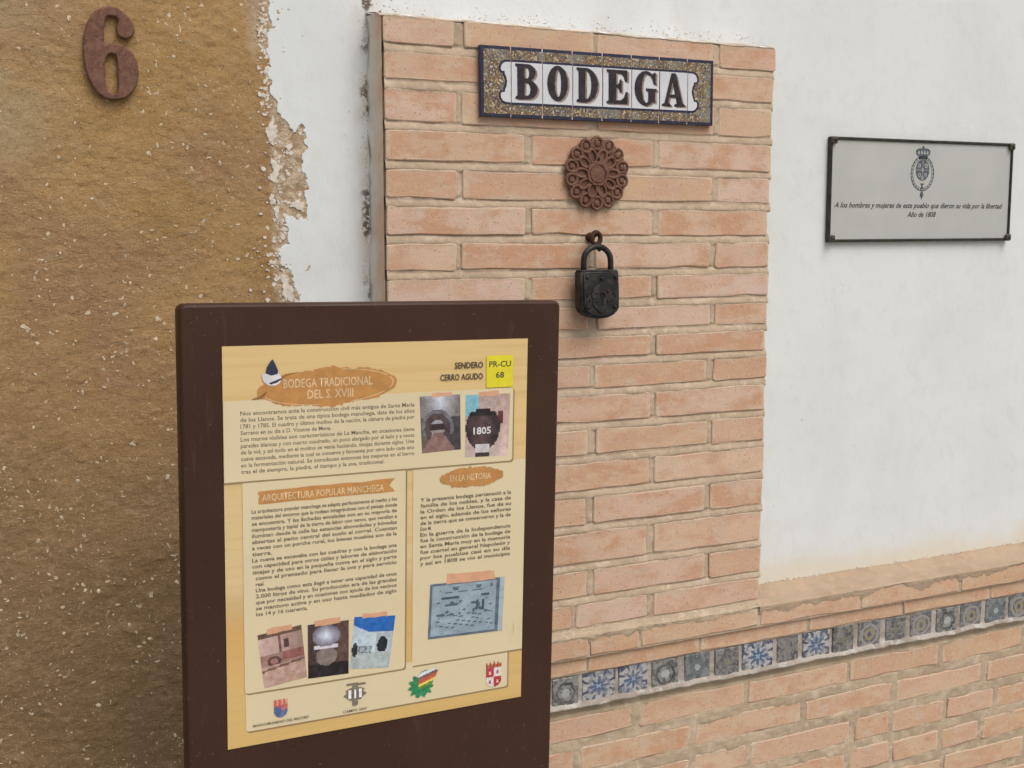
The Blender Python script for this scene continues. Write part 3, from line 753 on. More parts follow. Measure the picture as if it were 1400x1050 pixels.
# ================================================================== BODEGA TILE SIGN
SX = [.158, .2132, .2703, .3263, .3832, .4398, .4956, .5532, .6085]
sign = thing('name_sign', (.3835, 0, 1.6985), 'blue and white glazed tile sign reading BODEGA with a speckled border', 'sign', rot=(0, R(-.45), 0))
SC, H2 = .3835, .0562          # centre x, half height
def clipx(poly, x0, x1):
    def cut(p, x, keep_right):
        o = []
        for i in range(len(p)):
            a, b = p[i], p[(i + 1) % len(p)]
            ia = (a[0] >= x) if keep_right else (a[0] <= x); ib = (b[0] >= x) if keep_right else (b[0] <= x)
            if ia: o.append(a)
            if ia != ib:
                t_ = (x - a[0]) / (b[0] - a[0]); o.append((x, a[1] + t_ * (b[1] - a[1])))
        return o
    p = cut(poly, x0, True)
    return cut(p, x1, False) if p else p
cz = .0562
cartL = [(213.2, 1784.9), (203, 1784.3), (198.5, 1782), (195.6, 1777.9), (194.8, 1773.2), (196.6, 1770), (201.4, 1770.2), (201.9, 1766.4), (204.6, 1761), (206.2, 1754.1), (204.9, 1746.4), (202.3, 1740.6), (201.6, 1736.6), (196.4, 1736.6), (194.3, 1732.7), (195.2, 1727.5), (198.6, 1723.2), (204, 1721.2), (213.2, 1721.0)]
cartL = [(x / 1000 - SC, z / 1000 - 1.6967) for x, z in cartL]
cartR = [(-x + .0008, z) for x, z in cartL][::-1]
cart = cartL[::-1] + cartR[::-1]
cart = cartL + cartR          # closed loop: left side downwards, then right side upwards
def grow(poly, d):
    cx = sum(p[0] for p in poly) / len(poly); out = []; n = len(poly)
    a = sum(poly[i][0] * poly[(i + 1) % n][1] - poly[(i + 1) % n][0] * poly[i][1] for i in range(n)); sg = 1 if a > 0 else -1
    for i in range(n):
        p0, p1, p2 = poly[i - 1], poly[i], poly[(i + 1) % n]
        e1 = (p1[0] - p0[0], p1[1] - p0[1]); e2 = (p2[0] - p1[0], p2[1] - p1[1])
        l1 = math.hypot(*e1) or 1; l2 = math.hypot(*e2) or 1
        nx, nz = (e1[1] / l1 + e2[1] / l2), (-e1[0] / l1 - e2[0] / l2); l = math.hypot(nx, nz) or 1
        out.append((p1[0] + sg * d * nx / l, p1[1] + sg * d * nz / l))
    return out
def tri_sheet(name, poly, y):
    me = curve_solid(name, [poly], 0.0); me.transform(Matrix.Translation((0, y, 0)))
    return me
def glyph(ch):
    S = [(0, 0), (0, .06), (.09, .10), (.09, .90), (0, .94), (0, 1)]
    if ch == 'B':
        return [S + [(.52, 1)] + arc(.53, .76, .38, .24, 90, -60, 10) + arc(.55, .275, .45, .275, 55, -90, 12),
                [(.41, .90), (.50, .90)] + arc(.50, .745, .13, .155, 90, -90, 8) + [(.41, .59)], [(.41, .47), (.52, .47)] + arc(.52, .285, .16, .185, 90, -90, 8) + [(.41, .10)]]
    if ch == 'O': return [arc(.48, .5, .48, .51, 0, 354, 30), arc(.50, .5, .15, .39, 0, 350, 22)]
    if ch == 'D': return [S + [(.42, 1)] + arc(.42, .5, .56, .5, 90, -90, 16), [(.40, .91), (.44, .91)] + arc(.44, .5, .24, .41, 90, -90, 12) + [(.40, .09)]]
    if ch == 'E': return [S + [(.93, 1), (.93, .66), (.84, .66), (.78, .80), (.66, .89), (.42, .90), (.42, .56), (.50, .57), (.57, .63), (.60, .72), (.67, .72), (.67, .33), (.60, .33), (.57, .42), (.50, .48), (.42, .48), (.42, .10), (.64, .11), (.78, .19), (.87, .36), (.96, .36), (.95, 0)]]
    if ch == 'G': return [[(.95, .98), (.87, .98), (.82, .93)] + arc(.50, .5, .50, .52, 62, 285, 22) + [(.72, .03), (.84, .12), (.90, .06), (.93, .08), (.93, .40), (1.0, .43), (1.0, .50), (.52, .50), (.52, .43), (.62, .40), (.62, .12)] + arc(.52, .5, .20, .43, 290, 78, 16)[0:] + [(.70, .88), (.80, .78), (.87, .62), (.95, .62)]]
    if ch == 'A': return [[(.40, 1), (.58, 1), (.90, .09), (1.0, .06), (1.0, 0), (.54, 0), (.54, .06), (.65, .09), (.60, .27), (.31, .27), (.26, .09), (.37, .06), (.37, 0), (0, 0), (0, .06), (.10, .09)], [(.34, .36), (.57, .36), (.455, .74)]]
for i in range(8):
    a, b = SX[i] - SC + .0008, SX[i + 1] - SC - .0008
    dzt = rnd.uniform(-.00035, .00035); dyt = rnd.uniform(-.0005, .0005)
    tl = put('tile', box_mesh('tile', b - a, .008, 2 * H2, .0008, 1, ((a + b) / 2, -.006 + dyt, H2 + dzt)), M['navy'], sign)
    yf = -.0100 + dyt
    put('speckled_border', sheet('speckled_border', [(a + (.0062 if i == 0 else 0), .0055 + dzt), (b - (.0062 if i == 7 else 0), .0055 + dzt), (b - (.0062 if i == 7 else 0), 2 * H2 - .0055 + dzt), (a + (.0062 if i == 0 else 0), 2 * H2 - .0055 + dzt)], yf - .0003), M['mosaic'], tl)
    for nm, g, y, mt in (('border_line', .0038, -.0006, 'navy'), ('white_field', 0, -.0009, 'glaze')):
        p = clipx(grow(cart, g) if g else cart, a, b)
        p = [(x, z + dzt) for x, z in p]
        put(nm, tri_sheet(nm, p, yf + y), M[mt], tl)
    if 1 <= i <= 6:
        ch = 'BODEGA'[i - 1]
        lx = [.2207, .2790, .3335, .3905, .4455, .5005][i - 1] - SC; lw = [.0400, .0395, .0410, .0430, .0440, .0465][i - 1]
        z0 = .0300 + dzt + .0003; hh = .0560
        G = glyph(ch)
        put('letter_shade', curve_solid('letter_shade', [[(lx + .0036 + lw * x, z0 - .0020 + hh * z) for x, z in lp] for lp in G], .0), M['shade'], tl, (0, yf - .0012, 0))
        put('letter', curve_solid('letter', [[(lx + lw * x, z0 + hh * z) for x, z in lp] for lp in G], .0002, .0001), M['letter'], tl, (0, yf - .0015, 0))
put('grout_bed', box_mesh('grout_bed', .4485, .0088, 2 * H2 - .0012, .0005, 1, (0, -.0049, H2)), M['joint'], sign)

# ================================================================== RUSTY ROSETTE
ros = thing('iron_rosette', (.3752, -.002, 1.550), 'round rusty iron rosette with a scalloped openwork rim below the sign', 'ornament')
RC = .062
def disc(name, rad_fn, n, y0, y1, cz_=RC, hole=0.0):
    pts = [(rad_fn(2 * math.pi * i / n) * math.cos(2 * math.pi * i / n), cz_ + rad_fn(2 * math.pi * i / n) * math.sin(2 * math.pi * i / n)) for i in range(n)]
    lps = [pts]
    if hole: lps.append([(hole * math.cos(2 * math.pi * i / 32), cz_ + hole * math.sin(2 * math.pi * i / 32)) for i in range(32)])
    me = curve_solid(name, lps, (y1 - y0) / 2 - .0005, .0005); me.transform(Matrix.Translation((0, (y0 + y1) / 2, 0)))
    return me
put('backplate', disc('backplate', lambda a: .0555 + .0030 * abs(math.cos(a * 7)), 112, -.0050, -.0005), M['rust_red'], ros)
def ringtube(cx, cz_, rx, rz, rad, y, ang=0, n=14, sides=6):
    pts = []
    for k in range(n):
        q = 2 * math.pi * k / n; x, z_ = rx * math.cos(q), rz * math.sin(q)
        pts.append((cx + x * math.cos(ang) - z_ * math.sin(ang), y, cz_ + x * math.sin(ang) + z_ * math.cos(ang)))
    return tube('ring', pts, rad, sides, True)
for k in range(14):
    a = 2 * math.pi * (k + .5) / 14
    put('rim_loop', ringtube(.0498 * math.cos(a), RC + .0498 * math.sin(a), .0112 * rnd.uniform(.92, 1.05), .0098, .0029, -.0055, a), M['rust_red'], ros)
    put('stud', box_mesh('stud', .0095, .0052, .0095, .0025, 2, (.0500 * math.cos(a), -.005, RC + .0500 * math.sin(a))), M['rust_red'], ros)
for k in range(10):
    a = 2 * math.pi * k / 10
    put('petal', ringtube(.0300 * math.cos(a), RC + .0300 * math.sin(a), .0118, .0076 * rnd.uniform(.9, 1.1), .0027, -.0065, a), M['rust_red'], ros)
put('inner_ring', ringtube(0, RC, .0395, .0395, .0022, -.0050, 0, 40), M['rust'], ros)
put('boss', disc('boss', lambda a: .0200 + .0012 * abs(math.cos(a * 5)), 60, -.0105, -.003), M['rust_red'], ros)
put('boss_ring', ringtube(0, RC, .0150, .0150, .0014, -.0106, 0, 26), M['rust'], ros)
put('nail', box_mesh('nail', .005, .004, .005, .0015, 2, (.0015, -.0085, RC + .0235)), M['dark'], ros)

# ================================================================== HOOK AND PADLOCK
hook = thing('iron_hook', (.3670, 0, 1.494), 'small rusty iron eye hook from which the black padlock hangs', 'hook')
put('eye', ringtube(-.0005, .0085, .0085, .0100, .0043, -.0215, 0, 18, 8), M['rust_dark'], hook)
put('shank', tube('shank', [(0, .004, .010), (0, -.008, .012), (0.0005, -.020, .015)], [.0042, .004, .0036], 8), M['rust_dark'], hook)
put('washer', tube('washer', [(0, .001, .0105), (0, -.003, .0105)], .0085, 12), M['rust_dark'], hook)
put('bent_tip', tube('bent_tip', [(-.003, -.021, -.001), (.001, -.026, -.007), (.006, -.023, -.012)], [.0038, .004, .0028], 8), M['rust_dark'], hook)

lock = thing('padlock', (.3665, -.027, 1.3675), 'old black iron padlock hanging on the brick panel', 'padlock')
LX = .3665
outl = [(.3282, 1.4465), (.4012, 1.4475), (.4020, 1.430), (.4028, 1.4225), (.4035, 1.386), (.4000, 1.3795), (.393, 1.3735), (.382, 1.3690), (.366, 1.3672), (.351, 1.3690), (.340, 1.3735), (.3325, 1.3795), (.3298, 1.386), (.3290, 1.415)]
outl = [(x - LX, z - 1.3675) for x, z in outl]
body = curve_solid('body', [outl], .0095, .0022)
put('body', body, M['iron'], lock, (0, -.0005, 0))
put('front_plate', curve_solid('front_plate', [[(x * .88, .040 + (z - .040) * .88) for x, z in outl]], .0008, .0006), M['iron'], lock, (0, -.0135, 0))
pts = [(-.0265, 0, .070)] + [(-.0265, 0, .095)] + [(-.0005 + .026 * math.cos(q), 0, .098 + .0235 * math.sin(q)) for q in [math.pi - i * math.pi / 12 for i in range(1, 12)]] + [(.0258, 0, .095), (.0258, 0, .070)]
put('shackle', tube('shackle', pts, .0050, 10), M['iron'], lock)
esc = [(-.017, .052), (-.008, .057), (0, .062), (.008, .057), (.017, .052), (.019, .038), (.015, .022), (.008, .014), (0, .009), (-.008, .014), (-.015, .022), (-.019, .038)]
kh = [(.0010 + x, z) for x, z in [(-.0026, .021), (.0030, .0208), (.0026, .034)] + arc(.0002, .0385, .0050, .0052, -50, 230, 10) + [(-.0024, .034)]]
put('escutcheon', curve_solid('escutcheon', [esc, kh], .0008, .0005), M['iron'], lock, (0, -.0152, 0))
put('keyhole', sheet('keyhole', [(x, z) for x, z in kh], -.01525), M['dark'], lock)
for i, (x, z) in enumerate([(-.027, .07), (.027, .07), (-.026, .02), (.026, .02), (0, .0675), (-.010, .030), (.012, .030), (-.010, .044), (.012, .046)]):
    r_ = .0032 if i < 5 else .0026
    put('rivet', tube('rivet', [(x, -.014, z), (x, -.0170 - (.0006 if i > 4 else 0), z), (x, -.0182 - (.0006 if i > 4 else 0), z)], [r_, r_ * .85, r_ * .3], 8), M['iron'], lock)
for s in (-1, 1):
    put('scroll', tube('scroll', [(s * .021 + .007 * math.cos(q) * (1 - q / 9) * s, -.0152, .036 + .010 * math.sin(q) * (1 - q / 9)) for q in [i * .5 for i in range(13)]], .0011, 5), M['iron'], lock)
put('top_cap', box_mesh('top_cap', .070, .021, .004, .0012, 1, (-.0018, -.0005, .0805)), M['iron'], lock)

# ================================================================== HOUSE NUMBER
SIX = [(-393.8, 1834.6), (-382.8, 1833.4), (-372.0, 1826.5), (-363.9, 1818.7), (-360.0, 1810.5), (-359.6, 1803.4), (-362.0, 1796.1), (-367.8, 1791.1), (-373.4, 1789.8), (-380.3, 1791.9), (-384.3, 1795.8), (-385.4, 1802.8), (-383.8, 1810.0), (-382.6, 1815.8), (-384.8, 1819.8), (-390.3, 1820.8), (-395.8, 1821.0), (-398.6, 1818.0), (-401.0, 1811.5), (-402.1, 1801.5), (-402.4, 1793.1), (-402.8, 1784.5), (-402.2, 1779.2), (-398.8, 1781.3), (-390.4, 1783.3), (-380.7, 1781.9), (-371.1, 1778.3), (-364.3, 1771.6), (-359.7, 1763.4), (-357.3, 1753.5), (-356.5, 1744.9), (-358.1, 1731.9), (-362.0, 1721.6), (-368.0, 1712.6), (-376.8, 1705.7), (-388.1, 1702.6), (-399.3, 1702.6), (-407.5, 1705.5), (-415.5, 1711.5), (-422.0, 1721.1), (-427.0, 1732.1), (-430.5, 1744.6), (-431.9, 1760.0), (-432.2, 1775.4), (-430.6, 1789.6), (-427.3, 1802.4), (-423.5, 1812.5), (-417.6, 1822.8), (-409.1, 1829.8), (-400.8, 1833.3)]
HOLE = [(-393.8, 1768.2), (-398.0, 1766.5), (-401.0, 1762.1), (-403.4, 1753.4), (-403.2, 1742.0), (-402.9, 1730.7), (-401.3, 1719.4), (-398.8, 1713.8), (-393.4, 1710.5), (-387.7, 1712.3), (-386.0, 1720.2), (-386.2, 1731.7), (-386.5, 1743.1), (-386.0, 1754.5), (-386.4, 1761.6), (-388.3, 1767.2)]
cvt = lambda L_: [((x + 394.5) / 1000, (z - 1702.6) / 1000) for x, z in L_]
six = put('house_number', curve_solid('house_number', [cvt(SIX), cvt(HOLE)], .0020, .0024), M['rust_red'], None, (-.3945, WY - .0030, 1.7026))
tag(six, 'brown iron house number 6 fixed high on the ochre wall', 'house number')

# ================================================================== TEXT
def text_mesh(lines, name='text'):
    """lines: (string, x, z, size, width or None, align, shear, bold); one flat mesh at y=0 facing -Y"""
    bm = bmesh.new()
    for (s, x, z, size, width, align, shear, bold) in lines:
        cu = bpy.data.curves.new('t', 'FONT'); cu.body = s; cu.size = size; cu.resolution_u = 2; cu.shear = shear; cu.offset = bold
        me = _to_mesh(cu, 't')
        if not len(me.vertices): bpy.data.meshes.remove(me); continue
        co = np.empty(len(me.vertices) * 3); me.vertices.foreach_get('co', co); co = co.reshape(-1, 3)
        x0, x1 = co[:, 0].min(), co[:, 0].max(); k = (width / (x1 - x0)) if width else 1.0
        w = (x1 - x0) * k
        ox = x - (w / 2 if align == 'C' else w if align == 'R' else 0)
        co2 = np.stack([(co[:, 0] - x0) * k + ox, co[:, 1] * 0, co[:, 1] + z], -1)
        me.vertices.foreach_set('co', co2.ravel()); me.materials.clear(); bm.from_mesh(me); bpy.data.meshes.remove(me)
    out = bpy.data.meshes.new(name); bm.to_mesh(out); bm.free(); out.materials.clear()
    return out

# ================================================================== MEMORIAL PLAQUE
pq = thing('memorial_plaque', (1.178, WY, 1.4965), 'pale framed plaque with a royal crest and italic inscription on the white wall', 'plaque', rot=(0, R(-.35), 0))
PW, PH = .4935, .2045
put('plate', box_mesh('plate', PW - .004, .006, PH - .004, .0006, 1, (0, -.0042, PH / 2)), M['plate'], pq)
for (a, b, c, d) in ((-PW / 2, PW / 2, 0, .0058), (-PW / 2, PW / 2, PH - .0058, PH), (-PW / 2, -PW / 2 + .0056, .0061, PH - .0061), (PW / 2 - .0056, PW / 2, .0061, PH - .0061)):
    put('frame_bar', box_mesh('frame_bar', b - a, .010, d - c, .0012, 1, ((a + b) / 2, -.0056, (c + d) / 2)), M['bronze'], pq)
for sx in (-1, 1):
    for sz in (0, 1):
        c_ = put('corner_boss', box_mesh('corner_boss', .0145, .007, .0145, .003, 2, (sx * (PW / 2 - .0070), -.0118, .0070 if sz == 0 else PH - .0070)), M['screw'], pq)
        put('screw_head', tube('screw_head', [(sx * (PW / 2 - .0070), -.015, .0070 if sz == 0 else PH - .0070), (sx * (PW / 2 - .0070), -.0172, .0070 if sz == 0 else PH - .0070)], [.0040, .0030], 8), M['bronze'], pq)
put('inscription', text_mesh([('A los hombres y mujeres de este pueblo que dieron su vida por la libertad', -.232, .0680, .0150, .456, 'L', .35, .00022), ('Año de 1808', -.0035, .0500, .0150, .078, 'C', .35, .00022)], 'inscription'), M['ink'], pq, (0, -.0076, 0))
# crest: crown, collar, quartered oval, pendant
cc = (-.0055, .1405)
cp = []
def ring2(cx, cz_, rx, rz, w, n=36): return [[(cx + rx * math.cos(q), cz_ + rz * math.sin(q)) for q in [2 * math.pi * i / n for i in range(n)]], [(cx + (rx - w) * math.cos(q), cz_ + (rz - w) * math.sin(q)) for q in [2 * math.pi * i / n for i in range(n)]]]
put('crest_collar', merge('crest_collar', [curve_solid('a', ring2(cc[0], cc[1] - .003, .0315, .0355, .0018), .0), curve_solid('a', ring2(cc[0], cc[1] - .003, .0265, .0305, .0012), .0)] +
    [curve_solid('a', [arc(cc[0] + .0290 * math.cos(q), cc[1] - .003 + .0330 * math.sin(q), .0017, .0017, 0, 315, 7)], .0) for q in [2 * math.pi * i / 26 for i in range(26)]]), M['ink_blue'], pq, (0, -.0076, 0))
sh = arc(cc[0], cc[1] + .004, .0185, .0215, 0, 348, 28)
put('crest_shield', curve_solid('crest_shield', [sh], .0), M['ink_blue'], pq, (0, -.0075, 0))
det = [curve_solid('a', [[(cc[0] - .0185, cc[1] + .0034), (cc[0] + .0185, cc[1] + .0034), (cc[0] + .0185, cc[1] + .0042), (cc[0] - .0185, cc[1] + .0042)]], .0), curve_solid('a', [[(cc[0] - .0005, cc[1] - .016), (cc[0] + .0005, cc[1] - .016), (cc[0] + .0005, cc[1] + .024), (cc[0] - .0005, cc[1] + .024)]], .0)]
for (dx_, dz_, s_) in ((-.009, .013, .004), (.009, .0125, .0045), (-.008, -.006, .004), (.008, -.0055, .0035), (0, -.012, .0038), (0, .004, .0035)):
    det.append(curve_solid('a', [arc(cc[0] + dx_, cc[1] + dz_, s_, s_ * 1.1, 0, 300, 5), arc(cc[0] + dx_, cc[1] + dz_, s_ * .55, s_ * .6, 0, 300, 5)], .0))
put('crest_quarters', merge('crest_quarters', det), M['plate'], pq, (0, -.0078, 0))
crown = [(-.011, .026), (.011, .026), (.012, .031), (.019, .036), (.0195, .043), (.013, .047), (.004, .0475), (.002, .052), (-.002, .052), (-.004, .0475), (-.013, .047), (-.0195, .043), (-.019, .036), (-.012, .031)]
holes = [[(x + h * .3, .0355), (x + .0028, .036), (x + .0022, .042), (x - .0016, .0425), (x - .0028, .036)] for x, h in ((-.0115, 0), (-.0038, 0), (.0038, 0), (.0115, 0))]
put('crest_crown', curve_solid('crest_crown', [[(cc[0] + x, cc[1] + z) for x, z in lp] for lp in [crown] + holes], .0), M['ink_blue'], pq, (0, -.0076, 0))
put('crest_pendant', merge('crest_pendant', [curve_solid('a', [[(cc[0] + x, cc[1] + z) for x, z in [(-.003, -.041), (-.005, -.047), (-.002, -.051), (0, -.056), (.002, -.051), (.005, -.047), (.003, -.041), (0, -.037)]]], .0),
    curve_solid('a', [[(cc[0] + x, cc[1] + z) for x, z in [(-.006, -.023), (.006, -.023), (.002, -.027), (.003, -.034), (-.003, -.034), (-.002, -.027)]]], .0)]), M['ink_blue'], pq, (0, -.0076, 0))

# ================================================================== INFORMATION BOARD
BR = Matrix.Rotation(.0213, 3, 'Z') @ Matrix.Rotation(.0151, 3, 'Y') @ Matrix.Rotation(.0107, 3, 'X')
top_left = Vector((-.328, -.35, 1.374)) + BR @ Vector((0, .0012, 0))       # poster's top-left corner on the board face
BH = 1.385
bl = top_left - BR @ Vector((-.2015, 0, 1.3345))
info = thing('information_board', bl, 'brown metal board carrying a cream and yellow information poster, in front of the wall', 'information board', rot=BR.to_euler())
BL, BRt = -.2505, .2590
def rrect(x0, x1, z0, z1, r_, n=6, corners=(1, 1, 1, 1)):
    p = []
    for (cx, cz_, a0, c) in ((x1 - r_, z0 + r_, -90, corners[0]), (x1 - r_, z1 - r_, 0, corners[1]), (x0 + r_, z1 - r_, 90, corners[2]), (x0 + r_, z0 + r_, 180, corners[3])):
        if c: p += arc(cx, cz_, r_, r_, a0, a0 + 90, n)
        else: p.append((cx + (r_ if a0 in (-90, 0) else -r_), cz_ + (r_ if a0 in (0, 90) else -r_)))
    return p
pan = curve_solid('panel', [rrect(BL, BRt, 0, BH, .009)], .0115, .0035)
put('panel', pan, M['board'], info, (0, .015, 0))
put('base_plate', box_mesh('base_plate', .56, .14, .012, .002, 1, (0, .02, -.004)), M['steel'], info)
# poster coordinates: millimetres from its top-left corner
PX0, PZ0 = -.2015, 1.3345
def pp(u, v): return (PX0 + u / 1000, PZ0 - v / 1000)
def pq_(pts): return [pp(*p) for p in pts]
poster = put('poster', box_mesh('poster', .4105, .0010, .5062, 0, 1, (PX0 + .20525, -.0006, PZ0 - .2531)), M['p_bg'], info)
YP = -.0013
def flat(name, pts, layer, mat):
    return put(name, tri_sheet(name, pq_(pts), YP - .00009 * layer), M[mat], poster)
def prr(x0, x1, y0, y1, r_, corners): return [(a, -b) for a, b in rrect(x0, x1, -y1, -y0, r_, 4, corners)]
# corner order: bottom-right, top-right, top-left, bottom-left
def jag(pts, amp, seed):
    q = rough_line([(a / 1000, b / 1000) for a, b in pts] + [(pts[0][0] / 1000, pts[0][1] / 1000)], amp, 3, seed)[:-1]
    return [(a * 1000, b * 1000) for a, b in q]
for nm, (x0, x1, y0, y1), cs, ly in (('bottom_sheet', (23, 388, 430, 487), (1, 1, 0, 1), 1), ('right_sheet', (245.5, 410.3, 165, 435.6), (0, 0, 0, 0), 3), ('left_sheet', (22, 235, 165, 437), (1, 0, 0, 1), 5), ('upper_sheet', (.2, 389.5, 66, 166), (1, 1, 0, 0), 7)):
    flat(nm + '_shadow', prr(x0 + (1.4 if x0 > 1 else 0), min(x1 + 2.2, 410.3), y0 + 1.5, y1 + 2.2, 4, cs), ly, 'pshadow')
    flat(nm, prr(x0, x1, y0, y1, 4, cs), ly + 1, 'cream')
# headings
el = [(132 + 90 * math.cos(q), 53.8 + 24 * math.sin(q) + 1.2 * math.sin(9 * q) - 3.3 * math.cos(q)) for q in [2 * math.pi * i / 60 for i in range(60)]]
flat('title_oval', jag(el, .0010, 1), 9, 'orange')
for i, (a0, a1) in enumerate(((-78, -25), (-20, 20), (98, 168), (30, 70))):
    po, pi_ = [], []
    for k in range(17):
        q = R(a0 + (a1 - a0) * k / 16); po.append((132 + 85.5 * math.cos(q), 53.8 + 22 * math.sin(q) - 3.1 * math.cos(q))); pi_.append((132 + 84.3 * math.cos(q), 53.8 + 21.2 * math.sin(q) - 3.1 * math.cos(q)))
    flat('oval_line', po + pi_[::-1], 10, 'cream_txt')
def ptext(name, lines, mat, layer):
    L = [(s, pp(u, v)[0], pp(u, v)[1], size / 1000, (w / 1000 if w else None), al, 0.0, b / 1000) for (s, u, v, size, w, al, b) in lines]
    return put(name, text_mesh(L, name), M[mat], poster, (0, YP - .00009 * layer, 0))
ptext('title_text', [('BODEGA TRADICIONAL', 74, 53.0, 15.5, 115, 'L', .15), ('DEL S. XVIII', 104, 67.6, 15.5, 59.5, 'L', .15)], 'cream_txt', 10)
flat('quill', [(38, 64.5), (44, 62.5), (50, 56), (53, 48), (58, 45), (63, 46), (62, 52), (57, 59), (50, 64), (43, 66)], 10, 'orange')
flat('quill_tip', [(35, 65), (46, 61.5), (52, 56), (53.5, 58), (48, 64), (36, 66.3)], 11, 'brownp')
flat('vine_line', [(68, 45), (73, 38.5), (80, 35.5), (92, 34), (92, 35), (81, 36.8), (74, 40), (69.5, 46)], 10, 'brownp')
flat('hat_band', [(47, 35), (57, 33.2), (70, 35.5), (71.5, 40), (70, 46), (64, 49.5), (56, 49), (50, 45), (48, 40)], 11, 'whitep')
flat('hat_crown', [(52, 34), (53.5, 27), (58, 19.5), (61, 17), (64.5, 24), (67.5, 31), (66.5, 35.5), (59, 37)], 12, 'navyp')
flat('hat_fold', [(56, 46), (66, 42.5), (71, 40.5), (71.3, 42), (66, 46), (58, 48)], 12, 'navyp')
ptext('trail_name', [('SENDERO', 344, 37.2, 11.5, 41, 'R', .22), ('CERRO AGUDO', 344, 52.4, 11.5, 61.5, 'R', .22)], 'ink', 9)
flat('yellow_label', [(349, 21.5), (388.5, 21.5), (388.5, 64.5), (349, 64.5)], 10, 'yellow')
ptext('trail_code', [('PR-CU', 369, 36.8, 11.0, 32.5, 'C', .2), ('68', 369, 51.5, 11.0, 12.5, 'C', .2)], 'ink', 11)
rb = [(42, 180.2), (220.5, 177.2), (212, 186.4), (221, 194.6), (42.8, 196.4)]
flat('ribbon', jag(rb, .0006, 3), 9, 'orange')
ptext('ribbon_text', [('ARQUITECTURA POPULAR MANCHEGA', 46, 192.6, 12.5, 159, 'L', .12)], 'cream_txt', 10)
el2 = [(330 + 47 * math.cos(q), 184.2 + 13.2 * math.sin(q) + .8 * math.sin(7 * q)) for q in [2 * math.pi * i / 44 for i in range(44)]]
flat('history_oval', jag(el2, .0008, 2), 9, 'orange')
ptext('history_text', [('EN LA HISTORIA', 298, 188.2, 12, 60, 'L', .12)], 'cream_txt', 10)
B1 = ['Nos encontramos ante la construcción civil más antigua de Santa María', 'de los Llanos. Se trata de una típica bodega manchega, data de los años', '1781 y 1785. El cuadro y último molino de la nación, la cámara de piedra por', 'Serrano en su día a D. Vicente de Mena.', 'Los muros visibles son característicos de La Mancha, en ocasiones tiene', 'paredes blancas y con cuarto cuadrado, un poco alargado por el lado y a veces',
      'de la vid, y así todo en el molino se venía haciendo, tinajas durante siglos. Una', 'cueva excavada, mediante la cual se conserva y fermenta por otro lado cada uno', 'en la fermentación natural. Se introducen entonces los mejores en el barro', 'tras el de siempre, la piedra, el tiempo y la uva, tradicional.']
L1 = [(s, 20.6, 84.4 + 8.0 * i, 7.3, (226 if i not in (3, 9) else (114 if i == 3 else 185)), 'L', .10) for i, s in enumerate(B1)]
B2 = ['La arquitectura popular manchega se adapta perfectamente al medio y los', 'materiales del entorno que la rodean integrándose con el paisaje donde', 'se encuentra. Y las fachadas encaladas son en su mayoría de', 'mampostería y tapial de la tierra de labor con vanos, que ventilan e', 'iluminan desde la calle las estancias abovedadas y bóvedas', 'abiertas al patio central del suelo al corral. Cuentan', 'a veces con un porche rural, los bienes muebles son de la', 'tierra.', 'La cueva se excavaba con las cuadras y con la bodega una', 'con capacidad para otros útiles y labores de elaboración', 'tinajas y de uso en la pequeña cueva en el siglo y parte', 'como el prensado para llevar la uva y para servicio', 'real.', 'Una bodega como esta llegó a tener una capacidad de unos', '2.000 litros de vino. Su producción era de las grandes', 'que por necesidad y en ocasiones con ayuda de los vecinos', 'se mantuvo activa y en uso hasta mediados de siglo', 'los 14 y 16 cuarenta.']
L2 = []
for i, s in enumerate(B2):
    w = {7: 25, 12: 11, 17: 66}.get(i, 190); L2.append((s, 33 + (4 if 11 <= i <= 17 else 0), 207.0 + 7.72 * i, 7.0, w if w < 100 else w - (4 if 11 <= i else 0), 'L', .12))
B3 = ['Y la presente bodega perteneció a la', 'familia de los nobles, y la casa de', 'la Orden de los Llanos, fue de su', 'en el siglo, además de los señores', 'de la tierra que se conservaron y la de', 'Don M.', 'En la guerra de la Independencia', 'fue la construcción de la bodega de', 'en Santa María muy en la memoria', 'fue cuartel en general Napoleón y', 'por los pueblos casi en su día', 'y así en 1808 se vio el municipio']
L3 = [(s, 256, 212.0 + 7.85 * i, 7.1, 133 if i != 5 else 16, 'L', .10) for i, s in enumerate(B3)]
ptext('body_text', L1, 'ink_soft', 9); ptext('body_text', L2, 'ink_soft', 9); ptext('body_text', L3, 'ink_soft', 9)

